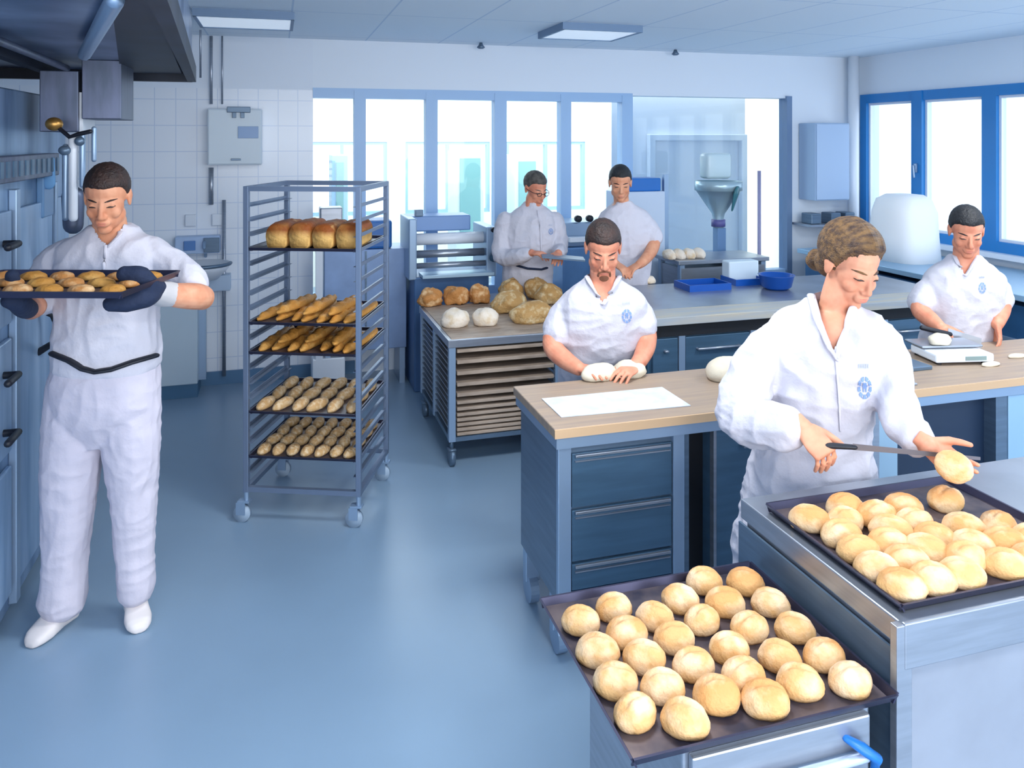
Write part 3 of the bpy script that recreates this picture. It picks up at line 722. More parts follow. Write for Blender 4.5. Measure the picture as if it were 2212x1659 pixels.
# ------------------------------------------------------------ far counter
FX0, FX1, FY0, FY1, FZ = 2.03, 4.35, 4.08, 5.05, .87
t = thing('far_counter', 'long steel topped counter with beech front edge behind the kneading man', 'counter', (3, 4.6, 0))
bb(FX0, FX1, FY0 + .22, FY1, FZ - .03, FZ, .003, 'steel_top', 'steel', t)
bb(FX0, FX1, FY0, FY0 + .22, FZ - .045, FZ + .001, .003, 'beech_edge', mat('greyed_beech', (186, 178, 160), .45, rgb2=(160, 168, 176), vscale=4, stretch=(.5, 6, 6)), t)
bb(FX0 + .02, FX1 - .02, FY0 + .04, FY1 - .04, FZ - .12, FZ - .046, 0, 'under_top_shade', 'cabd', t)  # strip coloured near-black as the shade below the worktop
bb(FX0 + .02, FX1 - .02, FY0 + .06, FY1 - .04, .1, FZ - .12, 0, 'cabinet_body', 'cab', t)
bb(FX0 + .1, FX1 - .1, FY0 + .12, FY1 - .1, 0, .1, 0, 'plinth', 'navy', t)
xs = [2.05, 2.26, 2.74, 3.22, 3.7, 4.18]
for k in range(5):
    d = bb(xs[k] + .025, xs[k + 1] - .025, FY0 + .04, FY0 + .06, .16, FZ - .13, .003, 'door', 'cab', t)
    b = newbm(); yb = FY0 + .02; z = FZ - .2
    tube(b, [(xs[k] + .1, yb + .02, z), (xs[k] + .1, yb, z), (xs[k + 1] - .1, yb, z), (xs[k + 1] - .1, yb + .02, z)], .008, 8); obj('door_handle', b, M['steel'], d, True, world=True)
    bb(xs[k + 1] - .02, xs[k + 1] + .02, FY0 + .035, FY0 + .06, .1, FZ - .12, 0, 'divider_post', 'steelp', t)
def crate(px0, px1, py, Y, h0, hh, dd_, label, m='dblue', name='plastic_tray'):
    a, c = onY(px0, py, Y), onY(px1, py, Y); th = .008
    b = newbm(); box(b, a.x, c.x, Y, Y + dd_, h0, h0 + th)
    box(b, a.x, c.x, Y, Y + th, h0, h0 + hh); box(b, a.x, c.x, Y + dd_ - th, Y + dd_, h0, h0 + hh)
    box(b, a.x, a.x + th, Y, Y + dd_, h0, h0 + hh); box(b, c.x - th, c.x, Y, Y + dd_, h0, h0 + hh)
    return single(name, b, M[m], label, 'container')
crate(1490, 1580, 600, 4.72, FZ, .045, .22, 'flat blue plastic tray at the front of the far steel counter')
crate(1590, 1655, 598, 4.82, FZ, .045, .2, 'flat blue plastic tray right beside the first blue tray')
b = newbm(); p = at(1677, 592, 5.4)
lathe(b, [(.07, 0), (.1, .02), (.118, .095), (.124, .10), (.112, .098), (.09, .02)], (p.x, p.y, FZ)); single('blue_basin', b, M['dblue'], 'deep blue plastic basin at the right of the blue trays', 'basin', smooth=True)
b = newbm(); a, c = onY(1572, 580, 4.95), onY(1636, 580, 4.95); box(b, a.x, c.x, 4.93, 5.03, FZ + .046, FZ + .2, .01); o = single('paper_bag', b, mat('pale_bag', (206, 222, 232), .6), 'pale box standing behind the blue trays', 'box')
o.location.z = FZ
p = onh(1402, 612, FZ); lump('bread_piece', (p.x, p.y, FZ), (.05, .035, .035), M['floured'], 'small floured bread piece on the far counter beside the kneading man\'s head', 'bread', 31)
p = onh(1383, 592, FZ); lump('bread_piece', (p.x, p.y, FZ), (.07, .05, .05), M['baguette'], 'brown piece of dough under the hands of the dark-haired far baker', 'bread', 32)
p = onh(1350, 590, FZ); lump('bread_piece', (p.x, p.y, FZ), (.05, .05, .04), M['baguette'], 'brown piece of bread partly behind the bearded man\'s head', 'bread', 33)
# small loaves lying on a low shelf behind
t = thing('side_table', 'steel side table carrying a row of pale small loaves near the back', 'table', (3.1, 5.62, 0))
SX = (2.95, 3.75)
bb(SX[0], SX[1], 5.42, 5.82, .93, .96, .003, 'table_top', 'steel', t)
for x in (SX[0] + .04, SX[1] - .04):
    for y in (5.46, 5.78): bb(x - .02, x + .02, y - .02, y + .02, 0, .93, 0, 'leg', 'steelp', t)
bb(SX[0] + .03, SX[1] - .03, 5.44, 5.8, .3, .9, 0, 'shelf_body', 'steel', t)
for k in range(4):
    a = onY(1440 + 21 * k, 525, 5.6); b = newbm()
    lump('small_loaf', (a.x, 5.56, .96), (.045, .08, .05), M['floured'], 'small pale loaf on the back side table, %s from the left' % ORD[k], 'loaf', 40 + k, 0, .1, 'small loaves on the side table')
    b.free()

# ------------------------------------------------------------ machines at the back
t = thing('dough_sheeter', 'blue-grey dough sheeting machine with rollers behind the bread cart', 'machine', (1.25, 6.0, 0))
X0, X1 = .98, 1.56
bb(X0, X1, 5.86, 6.3, .0, .86, .01, 'machine_base', mat('machine_blue', (74, 110, 156), .4, .2, var=.15), t)
bb(X0 - .03, X1 - .1, 6.05, 6.3, 1.18, 1.30, .01, 'upper_hood', mat('machine_blue_light', (118, 150, 196), .4, .2), t)
bb(X0 - .04, X0 + .02, 5.86, 6.3, .84, 1.3, .008, 'side_plate', 'steelp', t); bb(X1 - .02, X1 + .06, 5.86, 6.3, .84, 1.22, .008, 'side_plate', 'steelp', t)
for z, y, r in ((1.13, 5.98, .045), (1.02, 5.95, .03), (.94, 5.90, .022)):
    b = newbm(); cyl(b, (X0 + .02, y, z), (X1 - .02, y, z), r, 20); obj('roller', b, M['white'] if r > .04 else M['steel'], t, True, world=True)
bb(X0 + .05, X1 + .02, 5.78, 5.95, .86, .885, .003, 'feed_table', mat('feed_table', (178, 206, 226), .3, .3), t)
bb(X0 + .04, X0 + .1, 6.04, 6.1, 1.30, 1.35, .004, 'switch_box', 'steeld', t)
for z in (1.2, .99):
    b = newbm(); cyl(b, (X1 + .03, 5.85, z), (X1 + .03, 5.82, z), .035 if z < 1.1 else .02); obj('hand_wheel', b, M['black'] if z > 1.1 else M['cab'], t, True, world=True)
t = thing('dough_divider', 'blue-grey machine with black knobs between the two rear bakers', 'machine', (2.4, 6.1, 0))
bb(2.2, 2.72, 5.95, 6.35, 0, 1.02, .01, 'machine_base', mat('machine_blue2', (96, 140, 190), .4, .2, var=.15), t)
bb(2.22, 2.7, 6.0, 6.35, 1.02, 1.22, .01, 'machine_head', 'steelp', t)
bb(2.24, 2.68, 5.90, 5.96, 1.07, 1.11, .004, 'guide_rail', 'white', t)
for x in (2.34, 2.44):
    b = newbm(); cyl(b, (x, 6.0, 1.25), (x, 5.96, 1.25), .028); obj('knob', b, M['black'], t, True, world=True)
t = thing('flour_sifter', 'machine with a funnel hopper in front of the white glazed panel', 'machine', (3.55, 5.95, 0))
c = onY(1553, 500, 5.95); cx = c.x
bb(cx - .12, cx + .12, 5.85, 6.1, 0, .93, .01, 'machine_base', 'steelp', t)
bb(cx - .03, cx + .05, 5.92, 6.0, .93, 1.14, .004, 'column', mat('column_blue', (104, 138, 178), .4, .3), t)
b = newbm(); lathe(b, [(.045, 1.14), (.045, 1.22), (.055, 1.26), (.19, 1.46), (.2, 1.46), (.2, 1.54), (.185, 1.54), (.185, 1.47), (.05, 1.27)], (cx, 5.96, 0), 28)
obj('hopper', b, mat('hopper_steel', (170, 196, 206), .3, .4), t, True, world=True)
b = newbm(); tube(b, [(cx + .04, 5.80, 1.32), (cx + .06, 5.78, 1.44)], [.03, .07], 14, .3); obj('hopper_window', b, mat('teal_panel', (52, 110, 120), .3), t, True, world=True)
b = newbm(); cyl(b, (cx, 5.96, 1.15), (cx, 5.96, 1.21), .06); obj('motor', b, mat('violet_motor', (92, 92, 150), .4), t, True, world=True)
b = newbm(); box(b, cx - .14, cx + .1, 5.9, 6.05, 1.56, 1.78, .03); obj('top_motor', b, mat('pale_motor', (196, 218, 226), .3), t, True, world=True)
b = newbm(); a = onY(1640, 450, 6.0); cyl(b, (a.x, 6.0, 0), (a.x, 6.0, 1.62), .016); single('thin_pole', b, mat('mauve_pole', (150, 150, 186), .5), 'thin grey-mauve pole standing beside the funnel machine', 'pole', smooth=True)
b = newbm(); a, c = onY(1372, 400, 6.05), onY(1422, 400, 6.05); box(b, a.x - .15, c.x, 6.0, 6.2, 1.46, 1.57, .01)
t = thing('mixer_machine', 'pale machine with a bright blue hood beside the dark-haired rear baker', 'machine', (3.0, 6.1, 0))
obj('blue_hood', b, mat('bright_blue_hood', (24, 108, 190), .4), t, world=True)
bb(a.x - .16, c.x + .03, 5.98, 6.3, 0, 1.46, .01, 'machine_body', mat('pale_machine', (196, 212, 232), .4), t)
bb(c.x + .03, c.x + .07, 6.0, 6.04, 0, 1.6, 0, 'side_post', 'steelp', t)

# right back corner: cupboards, covered machine, worktop
t = thing('wall_cupboard', 'tall pale blue cupboard in the far right corner beside the window', 'cupboard', (5.0, 6.3, 0))
bb(4.82, 5.2, 6.25, 6.49, 1.32, 2.05, .005, 'cupboard_body', mat('cupboard_blue', (164, 190, 220), .4), t)
bb(4.83, 5.19, 6.235, 6.25, 1.33, 2.04, .003, 'cupboard_door', mat('cupboard_blue2', (170, 194, 224), .4), t)
t = thing('wall_shelf', 'steel wall shelf with dark containers in the far right corner', 'shelf', (5.0, 6.3, 1.1))
bb(4.74, 5.3, 6.2, 6.49, 1.08, 1.1, 0, 'shelf_board', 'steel', t)
for k, x in enumerate((4.78, 5.0, 5.16)):
    b = newbm(); box(b, x, x + .11, 6.25, 6.4, 1.10, 1.2, .01); single('storage_box', b, M['steeld'], 'dark blue-grey box on the corner shelf, %s from the left' % ORD[k], 'box', 'boxes on the corner shelf')
b = newbm(); cyl(b, (5.36, 6.38, 0), (5.36, 6.38, CH), .05); single('wall_pipe', b, M['white'], 'white vertical pipe in the far right corner next to the blue window', 'pipe', smooth=True)
t = thing('side_counter', 'blue steel worktop with shelves along the window wall behind the right baker', 'counter', (5.0, 4.6, 0))
bb(4.55, 5.45, 3.6, 6.15, .86, .9, .004, 'worktop', mat('worktop_blue', (150, 186, 214), .35, .3), t)
bb(4.6, 5.45, 3.65, 6.1, .1, .82, 0, 'counter_body', mat('counter_blue', (52, 100, 146), .4, .2, var=.3, vscale=3), t)
bb(4.58, 4.6, 3.65, 6.1, .55, .60, 0, 'shelf_rail', 'steelp', t); bb(4.65, 5.4, 3.7, 6.0, 0, .1, 0, 'plinth', 'navy', t)
b = newbm(); cov = mat('white_cover', (250, 251, 252), .7)
def cov_lump(): 
    secs = []
    for z, w, d in ((.9, .22, .26), (1.1, .22, .26), (1.3, .20, .24), (1.40, .17, .2), (1.44, .12, .14)):
        secs.append((Vector((4.98, 5.33, z)), Vector((w, 0, 0)), Vector((0, d, 0))))
    ring_loft(b, secs, 40, 3.2)
    for v in b.verts: v.co += Vector((.02 * noise.noise(v.co * 6), .02 * noise.noise(v.co * 6 + Vector((9, 0, 0))), 0))
cov_lump()
single('covered_mixer', b, cov, 'white covered machine standing on the window-side worktop', 'machine', smooth=True)

# ------------------------------------------------------------ back wall left part
t = thing('switch_box', 'white electrical cabinet with a blue display on the tiled wall', 'cabinet', (-.3, 6.45, 1.7))
a, c = onY(450, 300, 6.45), onY(566, 300, 6.45)
bb(a.x, c.x, 6.36, 6.5, 1.7, 2.13, .008, 'box_body', mat('switch_box_grey', (208, 220, 230), .45), t)
bb(a.x + .008, c.x - .008, 6.352, 6.36, 1.71, 2.12, .003, 'door', mat('switch_box_door', (212, 224, 232), .45), t)
a2, c2 = onY(514, 300, 6.34), onY(558, 300, 6.34); bb(a2.x, c2.x, 6.345, 6.353, 1.905, 1.995, .002, 'display', mat('display_blue', (112, 150, 194), .3), t)
a2, c2 = onY(490, 300, 6.34), onY(541, 300, 6.34); bb(a2.x, c2.x, 6.34, 6.36, 2.10, 2.145, .004, 'cable_gland', 'steeld', t)
for px in (506, 524):
    q = onY(px, 300, 6.34); bb(q.x - .014, q.x + .014, 6.335, 6.352, 2.06, 2.10, .002, 'cable_gland', 'steeld', t)
bb(a2.x + .03, a2.x + .1, 6.34, 6.353, 1.735, 1.75, .002, 'latch', 'steeld', t)
def pipe(px, y0, y1, r, label, Y=6.46):
    q0, q1 = onY(px, y0, Y), onY(px, y1, Y); b = newbm(); cyl(b, q0, Vector((q0.x, q0.y, q1.z)), r); return single('conduit', b, M['steel'], label, 'pipe', smooth=True)
pipe(433, 168, 0, .008, 'thin dark vertical conduit right beside the hood corner', 6.2).location
pipe(456, 225, 78, .012, 'conduit running from the ceiling to the white electrical cabinet')
pipe(480, 225, 78, .007, 'thinner conduit just right of the one above the electrical cabinet')
pipe(456, 442, 362, .018, 'short grey conduit below the white electrical cabinet')
pipe(484, 812, 432, .014, 'long vertical pipe on the tiled wall left of the rack trolley')
t = thing('soap_dispenser', 'blue and white soap and towel unit on the tiled wall', 'dispenser', (-.5, 6.4, 1.0))
a, c = onY(378, 520, 6.4), onY(475, 520, 6.4); bb(a.x, c.x, 6.38, 6.5, 1.03, 1.16, .01, 'unit_body', mat('pale_blue_unit', (176, 200, 232), .4), t)
a, c = onY(397, 520, 6.37), onY(422, 520, 6.37); bb(a.x, c.x, 6.365, 6.38, 1.06, 1.13, .003, 'blue_window', mat('soap_blue', (84, 130, 190), .4), t)
a, c = onY(440, 520, 6.37), onY(474, 520, 6.37); bb(a.x, c.x, 6.365, 6.38, 1.04, 1.15, .003, 'dark_nozzle', 'steeld', t)
t = thing('wash_basin', 'white wash basin with a steel rim on the tiled wall', 'basin', (-.5, 6.3, .9))
q = onY(440, 540, 6.3); b = newbm()
lathe(b, [(.1, -.12), (.17, -.05), (.2, 0), (.185, 0), (.15, -.045), (.08, -.1)], (q.x, 6.3, .97)); obj('bowl', b, M['white'], t, True, world=True)
b = newbm(); tube(b, [(q.x + .19 * math.cos(a_), 6.3 + .19 * math.sin(a_), .965) for a_ in [math.pi * k / 12 for k in range(12, 25)]], .014, 8); obj('rim', b, M['steeld'], t, True, world=True)
b = newbm(); cyl(b, (q.x, 6.35, .87), (q.x, 6.35, .88), .03); tube(b, [(q.x, 6.46, 1.0), (q.x, 6.44, 1.1), (q.x, 6.36, 1.12), (q.x, 6.33, 1.08)], .012); obj('tap_and_drain', b, M['steelp'], t, True, world=True)
t = thing('towel_box', 'pale blue-grey box on the tiled wall below the wash basin', 'box', (-.4, 6.4, .8))
a, c = onY(434, 600, 6.4), onY(498, 600, 6.4); bb(a.x, c.x, 6.38, 6.5, .74, .86, .006, 'box_body', mat('pale_grey_box', (182, 202, 224), .4), t); bb(a.x, a.x + .06, 6.37, 6.38, .745, .855, .003, 'side_flap', 'steel', t)
t = thing('small_wall_box', 'two small white sockets on the tiled wall above the soap unit', 'socket', (-.4, 6.48, 1.3))
for px in (412, 470): q = onY(px, 475, 6.48); bb(q.x - .04, q.x + .04, 6.47, 6.5, 1.23, 1.32, .006, 'socket_cover', 'white', t)
t = thing('low_cabinet', 'pale cabinet standing against the tiled wall behind the man with the mitt', 'cabinet', (-.7, 6.3, 0))
a, c = onY(250, 700, 6.25), onY(428, 700, 6.25); bb(a.x, c.x, 6.2, 6.48, .1, .78, .006, 'cabinet_body', mat('pale_cabinet', (196, 214, 226), .4), t); bb(a.x + .02, c.x, 6.21, 6.45, 0, .1, 0, 'plinth', mat('plinth_blue', (70, 112, 146), .4), t)
bb(c.x, c.x + .05, 6.3, 6.36, .1, .8, 0, 'side_post', 'steelp', t)
# behind the rack: steel cabinet with blue tub, white bin
t = thing('steel_cupboard', 'blue-grey steel cupboard standing behind the rack trolley', 'cupboard', (.6, 6.2, 0))
a, c = onY(700, 600, 6.1), onY(878, 600, 6.1); bb(a.x, c.x, 6.1, 6.45, .28, 1.05, .006, 'cupboard_body', mat('cup_steel', (134, 160, 200), .35, .35, var=.15), t)
m_ = (a.x + c.x) / 2; bb(m_ - .006, m_ + .006, 6.09, 6.1, .3, 1.04, 0, 'door_gap', 'steeld', t); bb(a.x - .06, a.x - .01, 6.1, 6.16, .0, 1.05, 0, 'side_post', 'white', t)
for x in (a.x + .03, c.x - .03): bb(x - .02, x + .02, 6.12, 6.4, 0, .28, 0, 'leg', 'steelp', t)
b = newbm(); a, c = onY(782, 500, 6.15), onY(846, 500, 6.15)
box(b, a.x, c.x, 6.12, 6.38, 1.05, 1.27, .02); single('blue_tub', b, mat('tub_blue', (48, 108, 178), .4), 'blue plastic tub on the steel cupboard, seen through the rack trolley', 'container')
b = newbm(); a, c = onY(676, 800, 6.0), onY(748, 800, 6.0); box(b, a.x, c.x, 6.1, 6.4, .02, .26, .01); o = single('white_bin', b, M['white'], 'white plastic bin on the floor behind the rack trolley', 'bin'); o.location.z = 0
b = newbm(); a, c = onY(690, 470, 6.3), onY(738, 470, 6.3); box(b, a.x, c.x, 6.2, 6.38, 1.05, 1.37, .01); o = single('small_machine', b, M['steel'], 'small grey appliance behind the tin loaves', 'machine')

# ------------------------------------------------------------ oven on the left
OXF = -1.02
t = thing('deck_oven', 'tall steel oven along the left edge of the picture', 'oven', (-1.4, 3.2, 0))
ovm = mat('oven_steel', (140, 168, 200), .38, .4, rgb2=(84, 116, 150), vscale=2.2, stretch=(1, 3, .6))
bb(LX + .02, OXF, 1.6, 4.42, .04, 2.1, .006, 'oven_body', ovm, t)
for (ya, yb, z0, z1) in ((2.2, 3.52, .12, .62), (3.6, 4.1, .12, 1.62), (2.2, 3.52, .68, 1.12), (2.2, 3.52, 1.18, 1.62), (4.15, 4.4, .12, 1.62)):
    bb(OXF, OXF + .02, ya, yb, z0, z1, .006, 'oven_door', mat('oven_door', (164, 190, 218), .35, .25, rgb2=(122, 156, 192), vscale=2.5, stretch=(1, 4, .5)), t)
for y, w in ((3.545, .05), (4.125, .03)):
    bb(OXF, OXF + .03, y, y + w, .06, 1.7, .004, 'corner_post', 'steelp', t)
bb(OXF + .0, OXF + .06, 2.3, 4.05, 1.735, 1.835, .004, 'vent_box', 'duct', t)
for k in range(22):
    y = 2.4 + .076 * k; bb(OXF + .06, OXF + .065, y, y + .035, 1.755, 1.815, 0, 'vent_slot', 'cab', t)
for (y, z) in ((3.42, 1.0), (3.42, .78), (3.42, 1.5)):
    b = newbm(); tube(b, [(OXF + .02, y, z), (OXF + .07, y, z), (OXF + .07, y - .12, z)], .014, 10); obj('oven_handle', b, M['black'], t, True, world=True)
b = newbm(); q = at(95, 720, 3.35); tube(b, [(OXF + .02, 3.86, 1.17), (OXF + .08, 3.87, 1.13), (OXF + .10, 3.88, 1.02), (OXF + .02, 3.88, .97)], .016, 10); obj('oven_handle', b, M['black'], t, True, world=True)
b = newbm(); tube(b, [(OXF + .02, 3.84, 1.19), (OXF + .05, 3.8, 1.2)], .02, 10); obj('oven_knob', b, M['black'], t, True, world=True)
bb(OXF + .0, OXF + .03, 3.92, 4.08, 1.55, 1.73, .006, 'control_panel', mat('control_panel', (96, 136, 176), .3), t)
# hood
t = thing('extractor_hood', 'large dark extractor hood hanging over the oven at the top left', 'hood', (-1.0, 3.0, 2.2))
b = newbm(); HB = 2.22
def slab(b, pts, z0, z1):
    A = [b.verts.new((x, y, z0)) for x, y in pts]; B = [b.verts.new((x, y, z1)) for x, y in pts]
    n = len(pts); b.faces.new(A[::-1]); b.faces.new(B); [b.faces.new((A[k], A[(k + 1) % n], B[(k + 1) % n], B[k])) for k in range(n)]
slab(b, [(LX + .02, 1.2), (-.20, 1.2), (-.42, 4.32), (LX + .02, 4.32)], HB + .02, 2.5)
obj('hood_body', b, M['hood'], t, world=True)
b = newbm()
for (p0, p1) in (((-.20, 1.2), (-.42, 4.32)), ((-.42, 4.32), (LX + .02, 4.32)), ((-.85, 1.2), (-1.0, 4.3))):
    d = Vector((p1[0] - p0[0], p1[1] - p0[1], 0)).normalized(); n_ = Vector((-d.y, d.x, 0)) * .02
    slab(b, [(p0[0] - n_.x, p0[1] - n_.y), (p1[0] - n_.x, p1[1] - n_.y), (p1[0] + n_.x, p1[1] + n_.y), (p0[0] + n_.x, p0[1] + n_.y)], HB - .03, HB + .05)
obj('hood_rim', b, M['hoodd'], t, world=True)
b = newbm(); slab(b, [(-.27, 1.4), (-.24, 1.4), (-.46, 4.25), (-.74, 4.25)], HB + .005, HB + .02); obj('hood_filter', b, M['hoodd'], t, world=True)
b = newbm(); tube(b, [(-.36, 2.0, HB + .0), (-.66, 3.12, HB - .02)], .022, 10); obj('hood_brace', b, M['steelp'], t, True, world=True)
b = newbm(); tube(b, [(-.84, 2.2, HB + .0), (-.86, 3.75, HB - .02)], .014, 10); obj('hood_brace', b, M['duct'], t, True, world=True)
t = thing('steam_duct', 'pair of dull steel duct boxes hanging below the hood above the man', 'duct', (-.86, 4.0, 2.1))
a0, a1, a2 = onY(85, 200, 3.75), onY(172, 200, 3.75), onY(262, 200, 3.75)
bb(a0.x, a1.x - .005, 3.75, 4.05, 1.93, HB - .03, .004, 'left_duct', 'duct', t); bb(a1.x + .008, a2.x, 3.75, 4.05, 1.985, HB + .02, .004, 'right_duct', 'duct', t)
bb(a1.x - .005, a1.x + .008, 3.77, 4.0, 1.93, 2.10, 0, 'bright_seam', 'white', t)
t = thing('valve_group', 'brass topped valve and thin pipes behind the man\'s head', 'pipe', (-.9, 3.9, 1.5))
q = at(117, 268, 3.22); b = newbm(); ellip(b, q, (.033, .03, .028)); obj('brass_valve', b, M['brass'], t, True, world=True)
b = newbm(); tube(b, [at(122, 272, 3.22), at(150, 296, 3.22), at(168, 290, 3.22), at(195, 284, 3.22)], .009, 8); obj('lever', b, M['black'], t, True, world=True)
for px, y0, y1, r in ((142, 470, 318, .014), (158, 470, 300, .018), (178, 400, 290, .012), (203, 345, 278, .01)):
    q = at(px, y0, 3.26); q1 = at(px, y1, 3.26); b = newbm(); tube(b, [q, q1], r, 10); obj('thin_pipe', b, M['steelp'] if px != 158 else M['white'], t, True, world=True)
b = newbm(); ellip(b, at(140, 325, 3.24), (.025, .02, .02)); ellip(b, at(172, 305, 3.24), (.02, .02, .02)); obj('fitting', b, M['steeld'], t, True, world=True)
b = newbm(); a = at(138, 415, 3.3); tube(b, [at(158, 425, 3.3), at(158, 485, 3.3)], [.045, .04], 14, .7); obj('motor_drum', b, M['duct'], t, True, world=True)
b = newbm(); q = at(115, 360, 3.5); tube(b, [at(112, 345, 3.5), at(104, 395, 3.5)], [.012, .03], 8, .3); single('blue_cloth', b, mat('cloth_blue', (108, 158, 204), .8), 'small blue cloth hanging from the oven rail', 'cloth', smooth=True)
# ------------------------------------------------------------ people
def remesh(bm, voxel, smooth=3, fac=.5):
    bmesh.ops.recalc_face_normals(bm, faces=bm.faces[:])
    me = bpy.data.meshes.new('tmp'); bm.to_mesh(me); bm.free()
    o = bpy.data.objects.new('tmp', me); COL.objects.link(o)
    r = o.modifiers.new('r', 'REMESH'); r.mode = 'VOXEL'; r.voxel_size = voxel; r.use_smooth_shade = True
    s = o.modifiers.new('s', 'SMOOTH'); s.factor = fac; s.iterations = smooth
    dg = bpy.context.evaluated_depsgraph_get()
    out = bpy.data.meshes.new_from_object(o.evaluated_get(dg))
    bpy.data.objects.remove(o); bpy.data.meshes.remove(me)
    b = bmesh.new(); b.from_mesh(out); bpy.data.meshes.remove(out)
    return b
def in_poly(x, y, poly):
    c = False; n = len(poly)
    for i in range(n):
        x1, y1 = poly[i]; x2, y2 = poly[(i + 1) % n]
        if (y1 > y) != (y2 > y) and x < (x2 - x1) * (y - y1) / (y2 - y1) + x1: c = not c
    return c
def folds(bm, amp, kind='v', seed=0.0):
    so = Vector((seed, seed * 2, 0))
    bm.normal_update()
    for v in bm.verts:
        p = v.co
        a = noise.noise(Vector((p.x * 9, p.y * 9, p.z * 4)) + so)
        w = .025 * noise.noise(p * 7 + so)
        r1 = 1 - abs(noise.noise(Vector(((p.x + w) * 15, (p.y + w) * 15, (p.z + w * 2) * 5)) + so)) * 2.4
        r2 = 1 - abs(noise.noise(Vector((p.x * 8 + p.z * 9, p.y * 8, p.z * 16 - p.x * 6)) + so)) * 2.4
        k = .55 * r1 + .45 * r2 if kind == 'v' else .3 * r1 + .7 * r2
        v.co += v.normal * amp * (k * .7 + a * .5 - .35)
def cat_rom(secs, n=4):
    out = []
    for i in range(len(secs) - 1):
        p0 = secs[max(i - 1, 0)]; p1 = secs[i]; p2 = secs[i + 1]; p3 = secs[min(i + 2, len(secs) - 1)]
        for k in range(n):
            t = k / n
            out.append(tuple((p1[j] * 2 + (p2[j] - p0[j]) * t + (p0[j] * 2 - p1[j] * 5 + p2[j] * 4 - p3[j]) * t * t + (-p0[j] + p1[j] * 3 - p2[j] * 3 + p3[j]) * t ** 3) * .5 for j in range(len(p1))))
    out.append(tuple(float(v) for v in secs[-1])); return out
